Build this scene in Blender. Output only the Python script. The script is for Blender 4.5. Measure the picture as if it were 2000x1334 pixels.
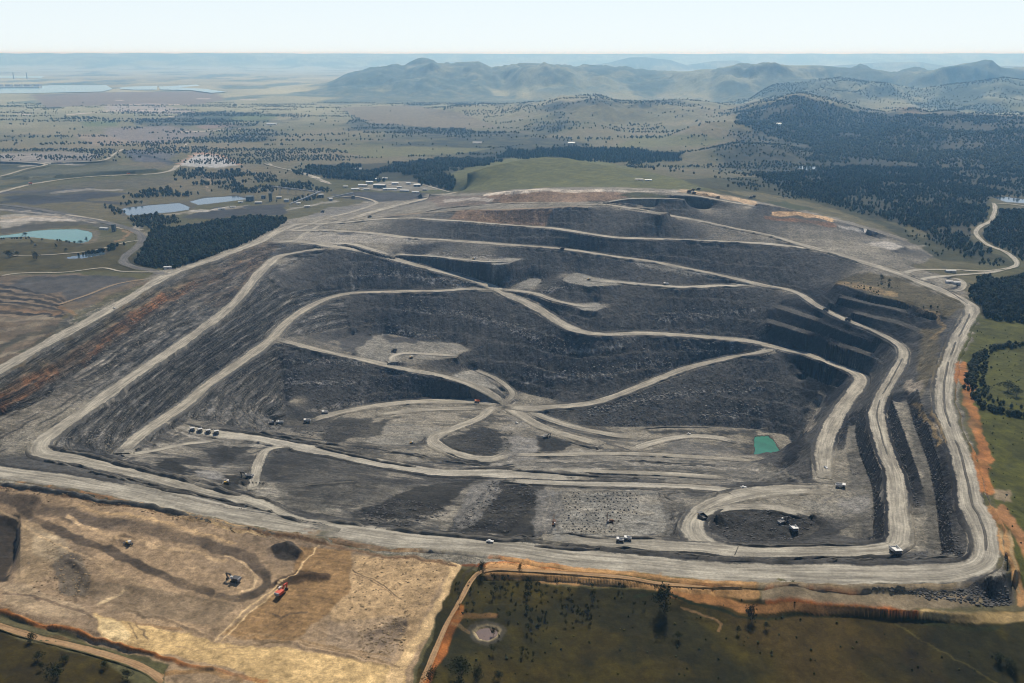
import bpy, bmesh, math, random
import numpy as np
from mathutils import Vector, Matrix

# ------------------------------------------------------------------ camera, sky, sun, exposure
SC = bpy.context.scene
for o in list(bpy.data.objects):
    bpy.data.objects.remove(o)
COL = SC.collection
H = 430.0                                    # camera height above the rim of the pit
F = 1732.0                                   # focal length in pixels of the 2000 px frame
V0 = 103.0                                   # row of the true horizon
PITCH = math.atan((667 - V0) / F)
CP, SP = math.cos(PITCH), math.sin(PITCH)
cam_d = bpy.data.cameras.new("camera")
cam_d.sensor_width = 36.0
cam_d.lens = 36.0 * F / 2000.0
cam_d.clip_start = 1.0
cam_d.clip_end = 200000.0
cam = bpy.data.objects.new("camera", cam_d)
cam.location = (0, 0, H)
cam.rotation_euler = (math.pi / 2 - PITCH, 0, 0)
COL.objects.link(cam)
SC.camera = cam

SUN_EL, SUN_AZ = math.radians(53), math.radians(14)      # azimuth to the right of the view direction (+Y)
world = bpy.data.worlds.new("World")
SC.world = world
world.use_nodes = True
wn = world.node_tree
bg = wn.nodes["Background"]
sky = wn.nodes.new("ShaderNodeTexSky")
sky.sky_type = 'NISHITA'
sky.sun_disc = False
sky.sun_elevation = SUN_EL
sky.sun_rotation = SUN_AZ
sky.altitude = 3200
sky.air_density = 1.0
sky.dust_density = 0.6
sky.ozone_density = 1.0
tint = wn.nodes.new("ShaderNodeVectorMath")
tint.operation = 'MULTIPLY'
tint.inputs[1].default_value = (1.0, .975, 1.0)          # a whiter, less yellow summer sky
wn.links.new(sky.outputs[0], tint.inputs[0])
tcw = wn.nodes.new("ShaderNodeTexCoord")
sepw = wn.nodes.new("ShaderNodeSeparateXYZ")
wn.links.new(tcw.outputs["Generated"], sepw.inputs[0])
band = wn.nodes.new("ShaderNodeMapRange")               # summer haze whitens the lowest part of the sky
band.interpolation_type = 'SMOOTHSTEP'
for k_, v_ in ((1, 0.0), (2, 0.28), (3, 0.92), (4, 0.0)):
    band.inputs[k_].default_value = v_
wn.links.new(sepw.outputs[2], band.inputs[0])
mixw = wn.nodes.new("ShaderNodeMix")
mixw.data_type = 'RGBA'
mixw.inputs[7].default_value = (8.0, 8.8, 9.1, 1)
wn.links.new(band.outputs[0], mixw.inputs[0])
wn.links.new(tint.outputs[0], mixw.inputs[6])
wn.links.new(mixw.outputs[2], bg.inputs[0])
bg.inputs[1].default_value = 0.11
sun_d = bpy.data.lights.new("sun", 'SUN')
sun_d.energy = 5.0
sun_d.angle = math.radians(0.5)
sun_d.color = (1.0, 0.935, 0.82)
sun = bpy.data.objects.new("sun", sun_d)
sdir = Vector((math.sin(SUN_AZ) * math.cos(SUN_EL), math.cos(SUN_AZ) * math.cos(SUN_EL), math.sin(SUN_EL)))
sun.rotation_euler = sdir.to_track_quat('Z', 'Y').to_euler()
COL.objects.link(sun)
SC.view_settings.view_transform = 'Standard'
SC.view_settings.look = 'None'
SC.view_settings.exposure = 0.0
SC.view_settings.gamma = 1.0
SC.view_settings.use_curve_mapping = False
SC.cycles.filter_width = 1.05
SC.cycles.max_bounces = 6
SC.cycles.diffuse_bounces = 2
SC.cycles.volume_bounces = 3

HAZE_DENSITY = 9.0e-5

# ------------------------------------------------------------------ numeric helpers
RNG = np.random.default_rng(7)
random.seed(7)

def unproj(u, v, z):
    w = v - 667.0
    down = F * SP + w * CP
    fwd = F * CP - w * SP
    t = (H - z) / down
    return (u - 1000.0) * t, fwd * t

def P(u, v, z):
    x, y = unproj(u, v, z)
    return (x, y, z)

def proj(x, y, z):
    dz = z - H
    depth = y * CP - dz * SP
    up = y * SP + dz * CP
    return 1000 + F * x / depth, 667 - F * up / depth

def vnoise(x, y, seed=0):
    xi = np.floor(x).astype(np.int64); yi = np.floor(y).astype(np.int64)
    xf = x - xi; yf = y - yi
    xf = xf * xf * (3 - 2 * xf); yf = yf * yf * (3 - 2 * yf)
    def h(a, b):
        n = (a * 374761393 + b * 668265263 + seed * 1442695041) & 0xFFFFFFFF
        n = ((n ^ (n >> 13)) * 1274126177) & 0xFFFFFFFF
        n = ((n ^ (n >> 16)) * 2246822519) & 0xFFFFFFFF
        return ((n ^ (n >> 15)) & 0xFFFFFF) / float(0xFFFFFF)
    a = h(xi, yi); b = h(xi + 1, yi); c = h(xi, yi + 1); d = h(xi + 1, yi + 1)
    return (a + (b - a) * xf) * (1 - yf) + (c + (d - c) * xf) * yf

def fbm(x, y, s, octs=4, seed=0, gain=0.5):
    """fractal noise, about -1..1, feature size s metres"""
    tot = 0; amp = 1.0; nrm = 0
    for k in range(octs):
        tot = tot + amp * (vnoise(x / s + 17.3 * k, y / s - 9.1 * k, seed + k * 101) * 2 - 1)
        nrm += amp; amp *= gain; s *= 0.5
    return tot / nrm * 1.5

def sstep(a, b, x):
    t = np.clip((x - a) / (b - a), 0, 1)
    return t * t * (3 - 2 * t)

def inpoly(px, py, poly):
    """even-odd test, vectorised, for flat arrays"""
    poly = np.asarray(poly, float)
    out = np.zeros(px.shape, bool)
    bb = (px >= poly[:, 0].min()) & (px <= poly[:, 0].max()) & (py >= poly[:, 1].min()) & (py <= poly[:, 1].max())
    idx = np.nonzero(bb)[0]
    if len(idx) == 0:
        return out
    x = px[idx]; y = py[idx]
    r = np.zeros(len(idx), bool)
    n = len(poly)
    for i in range(n):
        x1, y1 = poly[i]; x2, y2 = poly[(i + 1) % n]
        if y1 == y2:
            continue
        c = ((y1 > y) != (y2 > y)) & (x < (x2 - x1) * (y - y1) / (y2 - y1) + x1)
        r ^= c
    out[idx] = r
    return out

def dist_line(px, py, line, reach):
    """distance of points to a polyline (inf beyond reach), plus the parameter along it"""
    line = np.asarray(line, float)
    d = np.full(px.shape, np.inf)
    for (x1, y1), (x2, y2) in zip(line[:-1], line[1:]):
        bb = (px >= min(x1, x2) - reach) & (px <= max(x1, x2) + reach) & (py >= min(y1, y2) - reach) & (py <= max(y1, y2) + reach)
        idx = np.nonzero(bb)[0]
        if len(idx) == 0:
            continue
        dx, dy = x2 - x1, y2 - y1
        L = dx * dx + dy * dy + 1e-9
        t = np.clip(((px[idx] - x1) * dx + (py[idx] - y1) * dy) / L, 0, 1)
        dd = np.hypot(px[idx] - x1 - t * dx, py[idx] - y1 - t * dy)
        d[idx] = np.minimum(d[idx], dd)
    return d

def spline(pts, step):
    """centripetal-ish Catmull-Rom through 3D points, resampled every `step` metres"""
    p = np.asarray(pts, float)
    if len(p) > 2:
        q = [p[0]]
        ext = np.vstack([2 * p[0] - p[1], p, 2 * p[-1] - p[-2]])
        for i in range(1, len(ext) - 2):
            p0, p1, p2, p3 = ext[i - 1:i + 3]
            d0 = max(np.linalg.norm(p1 - p0), 1e-6) ** .5; d1 = max(np.linalg.norm(p2 - p1), 1e-6) ** .5; d2 = max(np.linalg.norm(p3 - p2), 1e-6) ** .5
            t0, t1, t2, t3 = 0, d0, d0 + d1, d0 + d1 + d2
            n = 12
            for k in range(1, n + 1):
                t = t1 + (t2 - t1) * k / n
                A1 = (t1 - t) / (t1 - t0) * p0 + (t - t0) / (t1 - t0) * p1
                A2 = (t2 - t) / (t2 - t1) * p1 + (t - t1) / (t2 - t1) * p2
                A3 = (t3 - t) / (t3 - t2) * p2 + (t - t2) / (t3 - t2) * p3
                B1 = (t2 - t) / (t2 - t0) * A1 + (t - t0) / (t2 - t0) * A2
                B2 = (t3 - t) / (t3 - t1) * A2 + (t - t1) / (t3 - t1) * A3
                q.append((t2 - t) / (t2 - t1) * B1 + (t - t1) / (t2 - t1) * B2)
        p = np.array(q)
    seg = np.linalg.norm(np.diff(p[:, :2], axis=0), axis=1)
    s = np.concatenate([[0], np.cumsum(seg)])
    n = max(2, int(s[-1] / step) + 1)
    tt = np.linspace(0, s[-1], n)
    return np.stack([np.interp(tt, s, p[:, k]) for k in range(p.shape[1])], 1), tt

# ------------------------------------------------------------------ traced lie of the land: (column, row, height)
def T(txt):
    return [tuple(float(a) for a in w.split(',')) for w in txt.split()]

# haul roads and tracks: (name, width, berm height, style, trace)
ROADS = [
 ('rim_road', 28, 2.2, 'grey', T('-90,778,2 0,724,1 45,697,1 175,626,0 250,584,0 320,542,0 362,525,0 425,504,0 500,475,1 540,454,2 585,438,3 640,437,4 690,426,5 740,411,5 800,396,6 875,380,7 905,374,7')),
 ('haul_road', 25, 2.6, 'grey', T('652,484,0 600,491,-6 550,500,-14 515,525,-20 462,587,-33 425,620,-38 375,657,-42 325,692,-44 250,742,-43 175,797,-40 112,840,-37 82,864,-35 82,885,-34 137,895,-32 225,914,-28 325,938,-23 400,960,-20 500,985,-17 575,1020,-12 675,1037,-10,32 800,1055,-8 925,1065,-6 1000,1073,-6 1125,1091,-4 1250,1102,-2 1375,1115,-1 1500,1120,0 1650,1122,1 1800,1122,1 1875,1116,2,27 1915,1102,2 1928,1078,2 1924,1047,2 1912,1010,2 1900,990,2 1889,940,2,24 1877,890,2 1858,840,2 1846,802,2 1843,765,2 1848,727,2 1860,690,2 1872,660,2 1888,632,2 1899,610,2 1895,596,3 1875,585,4 1837,567,6 1795,550,9 1750,532,13 1700,517,18 1650,502,24 1612,491,28 1550,474,33 1500,460,38 1425,445,46 1362,431,56 1300,420,66 1250,410,74 1175,400,80 1130,401,80')),
 ('haul_road', 27, 1.8, 'grey', T('-90,908,-14 0,922,-12 125,939,-12 250,963,-11 375,991,-10 500,1016,-10 590,1033,-10 660,1042,-10')),
 ('haul_road', 15, 2.5, 'pale', T('250,952,-17 300,962,-15 375,977,-14 450,994,-13 520,1009,-12')),
 ('haul_road', 24, 2.2, 'grey', T('556,452,3 612,450,4 655,451,5 725,456,7 800,465,8 875,470,8 1000,479,8 1097,487,5 1200,502,0 1275,512,-7 1350,527,-15 1400,537,-20 1450,548,-25 1500,560,-30 1537,566,-32,17 1562,575,-33 1600,600,-36 1650,625,-39 1700,645,-42 1737,662,-44 1760,678,-45 1764,698,-45,18 1742,740,-44 1721,777,-43 1712,810,-42,22 1717,840,-41 1732,890,-38 1747,927,-34 1752,965,-29 1754,1010,-22 1756,1040,-18 1748,1066,-16 1712,1075,-15 1625,1077,-15 1500,1079,-15 1425,1077,-15 1375,1071,-15 1300,1067,-14 1225,1062,-14 1125,1058,-13 1060,1056,-12')),
 ('haul_road', 22, 2.2, 'pale', T('640,437,4 687,434,10 735,429,18 800,427,30 875,431,37 1000,441,39 1075,446,38 1150,457,35 1200,464,31 1275,467,30 1375,471,31 1500,477,31 1575,486,29 1612,491,27')),
 ('haul_road', 24, 2.2, 'pale', T('1475,555,-28 1440,559,-31 1400,559,-33 1325,562,-34 1300,560,-34 1250,556,-33 1200,551,-32 1150,547,-31')),
 ('haul_road', 28, 2.4, 'grey', T('525,474,2 575,472,2 640,480,1 715,493,-6 757,503,-13 825,522,-28 900,540,-42 950,556,-51 975,567,-56 1000,580,-61 1025,590,-66 1062,610,-74 1100,634,-82 1137,649,-87 1175,654,-91 1250,652,-95 1325,655,-99 1400,661,-103 1462,667,-104 1500,675,-104,20 1537,684,-104 1575,692,-103 1600,702,-102 1650,720,-101 1672,730,-100,24 1681,742,-100 1670,762,-99 1650,790,-96 1630,822,-89 1613,860,-79 1608,890,-70 1611,935,-57')),
 ('haul_road', 20, 2.0, 'pale', T('640,476,1 690,478,2 720,486,0 745,493,-4 772,501,-12')),
 ('haul_road', 25, 2.4, 'grey', T('965,566,-55 925,565,-56 850,569,-60 750,571,-67 675,575,-72 637,585,-76 600,602,-81 570,622,-85 545,645,-89 532,660,-91 500,686,-94 450,721,-96 400,757,-95 362,790,-91 325,815,-86 275,850,-73 236,886,-58')),
 ('haul_road', 22, 2.0, 'grey', T('540,663,-91 575,672,-97 625,685,-109 675,696,-121 725,707,-131 775,719,-139 850,732,-148 900,745,-158 945,762,-170 970,777,-180 988,791,-187')),
 ('haul_road', 23, 2.0, 'grey', T('600,826,-174 640,812,-176 712,797,-178 775,788,-180 850,784,-182 937,786,-185 985,793,-187')),
 ('haul_road', 23, 2.2, 'grey', T('985,794,-187 1030,798,-186 1075,796,-184 1150,789,-177 1200,775,-168 1250,755,-159 1300,735,-150 1350,717,-140 1425,700,-126 1487,688,-109 1512,678,-105')),
 ('haul_road', 23, 1.8, 'grey', T('985,794,-187 962,799,-186 937,817,-179 887,837,-168 856,850,-158 846,862,-152 875,881,-146 925,896,-140 962,896,-140 1000,884,-146')),
 ('haul_road', 20, 1.4, 'grey', T('985,794,-187 1012,808,-187 1062,835,-185 1125,855,-181 1175,869,-177')),
 ('haul_road', 18, 1.4, 'grey', T('1030,800,-187 1062,815,-189 1125,835,-193 1200,850,-196 1245,855,-197')),
 ('haul_road', 18, 1.4, 'pale', T('1232,880,-186 1265,868,-191 1300,859,-195 1350,852,-199 1400,855,-200 1440,864,-201')),
 ('haul_road', 24, 2.2, 'pale', T('350,832,-93 425,848,-94 500,857,-96 575,872,-99 650,886,-101 725,902,-103 800,915,-105 862,924,-105 940,925,-105 1000,927,-105 1075,931,-105 1150,933,-105')),
 ('haul_road', 14, 1.2, 'pale', T('985,939,-80 1062,943,-77 1150,946,-76 1250,948,-75 1350,952,-70 1412,957,-64 1450,963,-58')),
 ('haul_road', 26, 1.6, 'grey', T('1620,957,-52 1560,956,-54 1500,959,-55 1440,969,-52 1395,985,-47 1364,1007,-38 1353,1032,-28 1368,1056,-20 1400,1068,-16 1440,1076,-15')),
 ('haul_road', 14, 1.0, 'grey', T('1368,1012,-38 1398,998,-44 1450,991,-50 1520,994,-53 1580,1010,-52')),
 ('haul_road', 16, 1.6, 'brown', T('740,427,12 775,421,26 825,417,35 900,412,50 1000,409,66 1075,406,74 1150,404,80')),
 ('haul_road', 14, 1.4, 'grey', T('820,415,28 860,408,36 900,404,46 1000,397,68 1087,396,78')),
 ('haul_road', 14, 1.4, 'grey', T('1180,396,82 1225,389,90 1280,388,93 1337,390,93')),
 ('haul_road', 16, 1.4, 'grey', T('1190,393,84 1230,399,80 1290,406,70 1312,406,68 1400,411,60 1500,420,50 1560,424,45 1632,432,38')),
 ('haul_road', 18, 1.4, 'grey', T('1310,381,95 1357,383,93 1425,395,82 1500,408,70 1545,416,62')),
 ('haul_road', 14, 1.4, 'pale', T('772,497,-11 800,499,-11 850,502,-11 900,507,-11 950,512,-11 1000,511,-10')),
 ('haul_road', 18, 1.6, 'grey', T('975,565,-56 1040,573,-57 1085,588,-58 1130,597,-59 1165,600,-59')),
 ('haul_road', 13, 1.0, 'pale', T('768,708,-132 766,698,-133 785,691,-134 840,692,-135 895,696,-136')),
 ('haul_road', 16, 1.2, 'grey', T('735,811,-179 800,803,-181 870,799,-183 940,797,-185')),
 ('haul_road', 13, 1.2, 'grey', T('1000,888,-146 1060,889,-150 1200,886,-161 1330,891,-166 1480,901,-167')),
 ('haul_road', 14, 1.2, 'grey', T('493,958,-40 500,925,-55 508,898,-75 525,878,-88 562,873,-98')),
 ('haul_road', 11, 0.8, 'grey', T('240,890,-58 300,881,-68 362,868,-82 425,861,-92')),
 ('haul_road', 12, 1.0, 'grey', T('988,786,-186 1001,770,-182 990,755,-176 965,738,-168 930,724,-161')),
 ('haul_road', 12, 1.0, 'grey', T('1060,918,-118 1180,922,-116 1300,926,-114 1420,934,-104')),
 ('gravel_road', 13, 0.8, 'pale', T('1762,535,12 1790,528,9 1825,527,5 1875,528,0 1925,530,0 1962,526,0 1984,519,0 1983,508,0 1962,492,1 1932,480,2 1911,464,3 1906,453,4 1916,442,4 1932,434,5 1941,418,6 1943,403,7 1939,396,8')),
 ('gravel_road', 13, 0.8, 'pale', T('1790,548,9 1830,541,5 1880,537,0 1930,533,0 1962,527,0')),
 ('gravel_road', 12, 0.0, 'pale', T('1941,398,7 1970,399,6 2010,404,5 2060,410,4')),
 ('gravel_road', 11, 0.0, 'grey', T('1785,551,9 1830,567,4 1868,568,2 1882,560,2 1872,546,0 1850,543,0')),
 ('haul_road', 24, 1.6, 'grey', T('-60,392,5 0,376,5 75,358,5 150,348,6 225,343,6 300,340,6 330,335,7 343,328,8 347,322,9')),
 ('haul_road', 18, 1.2, 'grey', T('-60,355,6 0,345,6 50,331,6 90,322,7 40,317,8 -40,315,8')),
 ('haul_road', 18, 1.0, 'grey', T('100,318,6 192,315,6 222,302,6 241,291,6')),
 ('haul_road', 22, 1.2, 'dark', T('-60,398,2 0,400,2 75,409,2 125,419,2 175,429,1 225,439,1 262,451,0 277,463,0 270,481,0 246,500,0 242,513,0 262,522,0 300,530,0 325,538,0')),
 ('haul_road', 12, 0.8, 'grey', T('125,419,2 160,424,2 205,432,1 240,447,0 285,450,0')),
 ('dirt_track', 7, 0.0, 'pale', T('20,500,-1 100,498,-1 182,490,-1 225,479,-1 250,473,0 272,470,0')),
 ('dirt_track', 7, 0.0, 'pale', T('0,540,0 30,535,0 130,532,0 200,524,0 240,531,0 320,532,0')),
 ('dirt_track', 8, 0.0, 'brown', T('110,597,-1 170,577,-1 230,555,-1 290,545,-1')),
 ('dirt_track', 5, 0.6, 'orange', T('812,1360,-11 825,1332,-11 855,1260,-10 875,1215,-9 900,1172,-8 920,1136,-6 938,1118,-4 965,1113,-3 1000,1114,-3 1125,1121,-3 1225,1129,-3 1287,1140,-4 1375,1145,-3 1475,1144,-2')),
 ('dirt_track', 7, 0.6, 'orange', T('-60,1205,-18 0,1224,-17 75,1247,-17 175,1271,-16 262,1298,-15 300,1317,-14 330,1345,-14')),
 ('gravel_road', 14, 0.8, 'grey', T('560,452,3 600,440,3 640,426,4 690,414,4 722,403,4 736,397,4 722,390,4 690,384,4 660,386,4')),
 ('gravel_road', 12, 0.6, 'grey', T('538,474,2 575,472,2 590,460,3 612,448,3 625,440,3')),
 ('gravel_road', 10, 0.4, 'pale', T('700,372,5 740,366,5 785,357,6 810,358,6 850,368,7 880,376,7')),
 ('gravel_road', 9, 0.0, 'pale', T('516,320,3 545,328,3 590,338,4 645,358,4')),
]

# breaklines: crests, toes, benches
LINES = [T(s) for s in '''
1632,552,4 1700,575,2 1760,588,0 1850,620,-2
1640,575,-10 1700,590,-11 1760,602,-12 1840,622,-14
1636,580,-11 1700,595,-12 1760,608,-13 1835,629,-15
1618,590,-25 1690,612,-26 1750,625,-26 1802,644,-27
1612,597,-26 1690,618,-27 1750,632,-27 1800,650,-28
1525,596,-50 1600,621,-49 1660,642,-50 1720,663,-52
1515,601,-51 1600,629,-50 1660,651,-51 1722,672,-53
1500,622,-70 1570,643,-69 1640,666,-68 1706,690,-70
1497,629,-71 1570,651,-70 1640,675,-69 1710,700,-71
1560,720,-128 1610,740,-127 1645,751,-126
1560,727,-129 1610,748,-128 1642,759,-127
1566,768,-166 1592,777,-165 1612,784,-163
1792,760,-2 1815,840,-3 1838,915,-3 1850,990,-3 1862,1060,-3 1866,1092,-3
1768,770,-21 1790,840,-21 1816,915,-21 1830,990,-21 1838,1060,-18 1842,1088,-16
1742,780,-22 1760,830,-22 1785,900,-22 1805,960,-22 1815,1010,-21 1822,1080,-18
1697,800,-45 1700,840,-43 1712,890,-40 1727,940,-35 1730,1000,-25 1728,1050,-19
1675,800,-73 1672,850,-71 1685,900,-65 1702,945,-54 1708,1000,-42 1706,1050,-36
1657,830,-74 1650,870,-72 1661,920,-66 1664,948,-56
1600,790,-160 1575,830,-186 1556,862,-200 1550,890,-196
820,378,20 900,383,42 960,379,66 1000,374,88 1060,370,95 1200,369,98 1300,372,98 1380,378,97
1380,378,95 1450,392,88 1550,410,75 1640,433,55 1720,456,35 1790,485,14 1832,506,3
1640,440,38 1720,468,26 1760,482,24 1700,478,26
1840,510,0 1900,515,0 1960,510,0
870,357,45 920,336,70 1000,316,92 1080,306,98 1150,318,92 1250,336,80 1330,354,78 1420,372,80
700,355,8 760,340,10 830,330,12 900,320,18
1450,372,50 1560,395,35 1660,420,22 1760,460,8 1850,490,2
690,690,-121 720,662,-129 755,652,-131 830,668,-132 890,670,-134 908,680,-135 890,696,-135 850,702,-136 790,697,-135 760,690,-133
690,655,-128 640,668,-112
895,735,-158 920,722,-162 960,740,-172 985,765,-182
990,757,-184 1030,770,-186 1080,780,-185
545,700,-112 552,745,-142 558,790,-168
530,828,-172 570,835,-172 620,830,-174
500,846,-128 600,866,-135 700,890,-138 800,897,-138 900,905,-136 1000,910,-130
740,855,-163 800,868,-160 840,850,-160 760,835,-166 720,845,-163
1000,905,-140 1150,890,-158 1300,893,-166 1480,907,-166 1530,905,-164
1230,900,-135 1350,915,-130 1500,925,-120 1540,925,-118
1000,915,-118 1150,922,-116 1300,925,-116 1450,938,-100 1560,945,-75
1060,826,-191 1200,834,-197 1350,832,-202 1480,838,-205
1080,870,-180 1180,880,-180 1050,880,-172 1050,840,-184
900,850,-162 950,870,-165 990,880,-160 1000,850,-172
1465,846,-205 1530,848,-205 1540,898,-205 1465,898,-205
1095,960,-48 1280,960,-48
1080,1045,-42 1200,1046,-42 1330,1050,-36
1290,960,-50 1290,1000,-46 1330,1040,-38
1080,960,-50 1060,1000,-46 1060,1040,-40
930,950,-66 900,990,-55 860,1035,-38 960,1045,-36 1040,1047,-36
1000,960,-60 960,1000,-52 1000,1035,-40
1400,1000,-58 1480,1005,-62 1560,1010,-60 1600,1030,-55 1560,1050,-50 1450,1050,-50 1390,1030,-52
1640,960,-50 1690,965,-48 1700,1010,-42 1640,1040,-42 1690,1055,-36 1720,1058,-22
300,872,-76 400,880,-78 500,885,-88 600,890,-92 760,925,-92 880,945,-86 980,950,-80
260,900,-52 380,920,-48 440,935,-42 500,940,-42 560,948,-44
440,955,-38 520,975,-32 600,1000,-28 700,1015,-27
590,950,-46 690,942,-50 690,960,-50
600,955,-40 690,975,-40 680,1000,-36
700,1020,-26 800,1040,-24 860,1040,-34
-60,730,-2 0,700,-3 150,620,-2 300,535,-1
-60,830,-34 0,812,-34 60,790,-32 150,720,-28 260,650,-24 360,580,-18 440,530,-10
-60,880,-36 0,866,-37 60,858,-37
-60,560,0 60,560,0 200,545,0 200,500,-1 60,520,-1
-60,640,4 60,630,5 130,612,5
-60,480,-2 60,490,-2 200,480,-2
0,440,-3 100,442,-3 200,445,-2
0,310,10 100,312,8 200,318,6 300,310,10
0,330,12 60,345,12 180,335,14 300,330,16 250,320,14 120,328,12
350,312,18 385,300,26 420,304,24 465,320,12
255,430,0 350,425,0 450,400,1 550,390,2
300,500,0 400,470,0 540,430,2
400,330,4 500,330,4 600,330,4
-60,945,-12 0,952,-13 200,975,-13 400,1015,-13 560,1045,-12 640,1056,-12 760,1082,-9 900,1096,-5
-60,1030,-30 20,1030,-32 25,1100,-33 10,1130,-30
40,1010,-14 40,1130,-17
100,1100,-15 300,1080,-14 500,1110,-13 480,1160,-16 300,1180,-17 150,1160,-17
560,1200,-13 700,1250,-12 780,1200,-10 850,1130,-7
0,1185,-14 120,1215,-14 260,1255,-13 330,1280,-13 500,1320,-12
0,1205,-18 100,1235,-18 250,1280,-17
700,1334,-11 760,1334,-11
940,1135,-9 1100,1135,-7 1300,1150,-7 1400,1160,-7
950,1180,-12 1200,1180,-12 1400,1210,-13 1600,1205,-13 1800,1210,-12 1900,1225,-11
1000,1340,-22 1300,1340,-24 1600,1340,-26 2100,1340,-26
1500,1140,-2 1600,1150,-3 1700,1158,-3 1860,1165,-2 1900,1168,-2
1480,1170,-4 1650,1182,-5 1750,1190,-5 1900,1200,-5
1940,1130,2 1990,1110,2
1925,1160,-14 1940,1180,-14 1975,1170,-14 1960,1100,-10
1920,900,2 1935,1000,0 1960,1080,0
1900,740,4 1925,830,2 1930,900,-2 2060,900,-4
1960,980,-2 2060,1040,-4
1940,620,0 2060,640,0 1905,680,1
1900,700,0 2060,760,-2
2060,1100,-5 2060,1200,-8
1000,560,-53 1020,550,-49 1040,544,-46 1058,547,-47 1045,558,-52 1020,566,-55 1000,566,-55
1800,460,4 1850,440,6 1900,420,8 2060,480,4
'''.strip().split('\n')]

# flat areas held at one height: (height, polygon in columns and rows)
def PX(txt, ox=0, oy=0, k=1.0):
    return [(ox + float(a.split(',')[0]) / k, oy + float(a.split(',')[1]) / k) for a in txt.split()]

PONDS = [
 ('turquoise_pond', -4.0, 'turq', PX('-40,325 0,320 100,310 250,285 400,272 600,270 690,285 722,302 715,345 680,370 620,382 480,360 350,345 200,330 60,335 -40,340', 0, 380, 4), 'long pale turquoise pond beside the grass left of the dark tree block'),
 ('settling_pond', -1.0, 'blue', PX('950,112 1000,100 1150,85 1400,65 1480,95 1470,120 1330,140 1150,155 1000,165 970,140', 0, 380, 4), 'larger grey blue pond behind the trees on the left'),
 ('settling_pond', 0.0, 'blue', PX('1480,55 1600,25 1850,10 1940,35 1700,65 1550,82', 0, 380, 4), 'smaller grey blue pond next to the dark processing sheds'),
 ('dam', -2.0, 'blue', PX('520,490 700,460 820,448 815,470 640,500 530,503', 0, 380, 4), 'narrow blue dam in grass beside the curved haul road'),
 ('pit_pond', -205.0, 'green', PX('1474,853 1500,852 1509,860 1527,890 1518,896 1474,896'), 'bright green pond on the pit floor'),
 ('farm_dam', -15.5, 'brown', PX('1715,905 1740,880 1800,862 1870,880 1895,900 1870,945 1810,972 1745,955', 500, 1010, 4), 'round brown farm dam with a pale rim in the dark grass'),
 ('reservoir', 4.0, 'blue', PX('1937,385 1962,384 2000,389 2070,396 2070,406 2000,397 1962,394'), 'blue reservoir at the end of the winding gravel road'),
 ('farm_pond', 10.0, 'blue', PX('1555,325 1580,324 1606,329 1600,333 1565,331'), 'small blue pond in the wooded valley on the right'),
]
FLATS = [
 (-31, PX('1097,548 1107,536 1130,532 1165,543 1215,547 1215,557 1150,560 1130,556 1110,552')),
 (2, PX('1000,0 1001,0 1001,1')),
 (-10, PX('955,508 1000,503 1022,506 985,517 960,518')),
 (-59, PX('1120,595 1165,590 1182,600 1165,608 1135,606')),
 (-187, PX('950,786 1010,784 1060,796 1050,806 960,806')),
 (-45, PX('1095,958 1285,958 1320,1042 1080,1044')),
 (-16, PX('800,497 830,500 790,503')),
 (26, PX('1690,476 1735,470 1768,482 1745,489')),
 (3, PX('530,470 590,440 700,425 640,440 620,465')),
 (4, PX('1815,556 1870,550 1885,566 1830,565')),
 (76, PX('1150,394 1200,395 1310,414 1290,420 1180,404')),
]

# ------------------------------------------------------------------ far hills: crest lines (column, row, distance)
RIDGES = [
 (T('560,172,11500 640,163,11300 660,155,11200 700,141,11200 730,137,11200 765,133,11200 790,138,11200 810,130,11200 850,123,11100 880,124,11000 900,121,11000 935,120,11000 960,131,11000 990,126,10900 1020,122,10800 1060,124,10800 1100,128,10800 1150,131,10800 1215,131,10600 1265,138,10500 1340,138,10400 1390,134,10400 1450,130,10300 1500,128,10200 1575,127,10000 1610,127,10000 1640,130,10000 1700,132,10000 1740,139,10000 1780,138,10200 1840,135,10400 1870,128,10600 1890,125,10600 1935,126,10600 1955,135,10600 2000,137,10600 2100,130,10600 2300,140,10600'), 2300, 2500, 0.75),
 (T('1080,140,22000 1150,128,22000 1190,122,22000 1230,112,22000 1260,111,22000 1310,117,22000 1340,126,22000 1370,122,22000 1400,118,22000 1440,118,22000 1460,126,22000 1560,131,22000 1680,124,22000 1730,121,22000 1800,121,22000 1850,128,22000 2000,128,22000 2300,126,22000'), 3500, 3000, 0.3),
 (T('1000,215,6400 1060,203,6400 1095,191,6400 1125,190,6400 1170,188,6400 1200,195,6400 1240,196,6400 1310,193,6500 1380,198,6500 1420,205,6400 1450,202,6300 1480,196,6200 1510,192,6100 1530,187,6100 1555,180,6000 1575,181,6000 1600,190,6000 1640,202,5900 1680,214,5800 1730,219,5700 1760,213,5600 1785,211,5600 1815,220,5500 1850,217,5400 1900,222,5300 2000,224,5200 2150,215,5200 2400,220,5200'), 1500, 1200, 0.6),
 (T('1500,165,8200 1560,160,8200 1640,150,8200 1720,160,8200 1800,172,8200 1900,158,8000 1960,150,8000 2050,160,8000 2200,150,8000'), 1500, 1500, 0.6),
 (T('-700,104.4,34000 0,103.8,34000 150,103.2,34000 400,103.4,34000 560,103.9,34000 700,104.2,34000 850,104.2,34000 1100,104.6,34000 1500,104.8,34000 2000,104.2,34000 2700,104.2,34000'), 7000, 4000, 0.2),
 (T('1340,250,4700 1380,240,4700 1420,237,4700 1470,245,4700 1500,255,4700'), 500, 500, 0.3),
 (T('1380,290,3900 1430,281,3900 1480,280,3900 1530,286,3900 1560,293,3900'), 350, 350, 0.3),
 (T('880,205,6800 960,203,6800 1040,198,6800 1080,205,6800'), 700, 900, 0.3),
]

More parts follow.
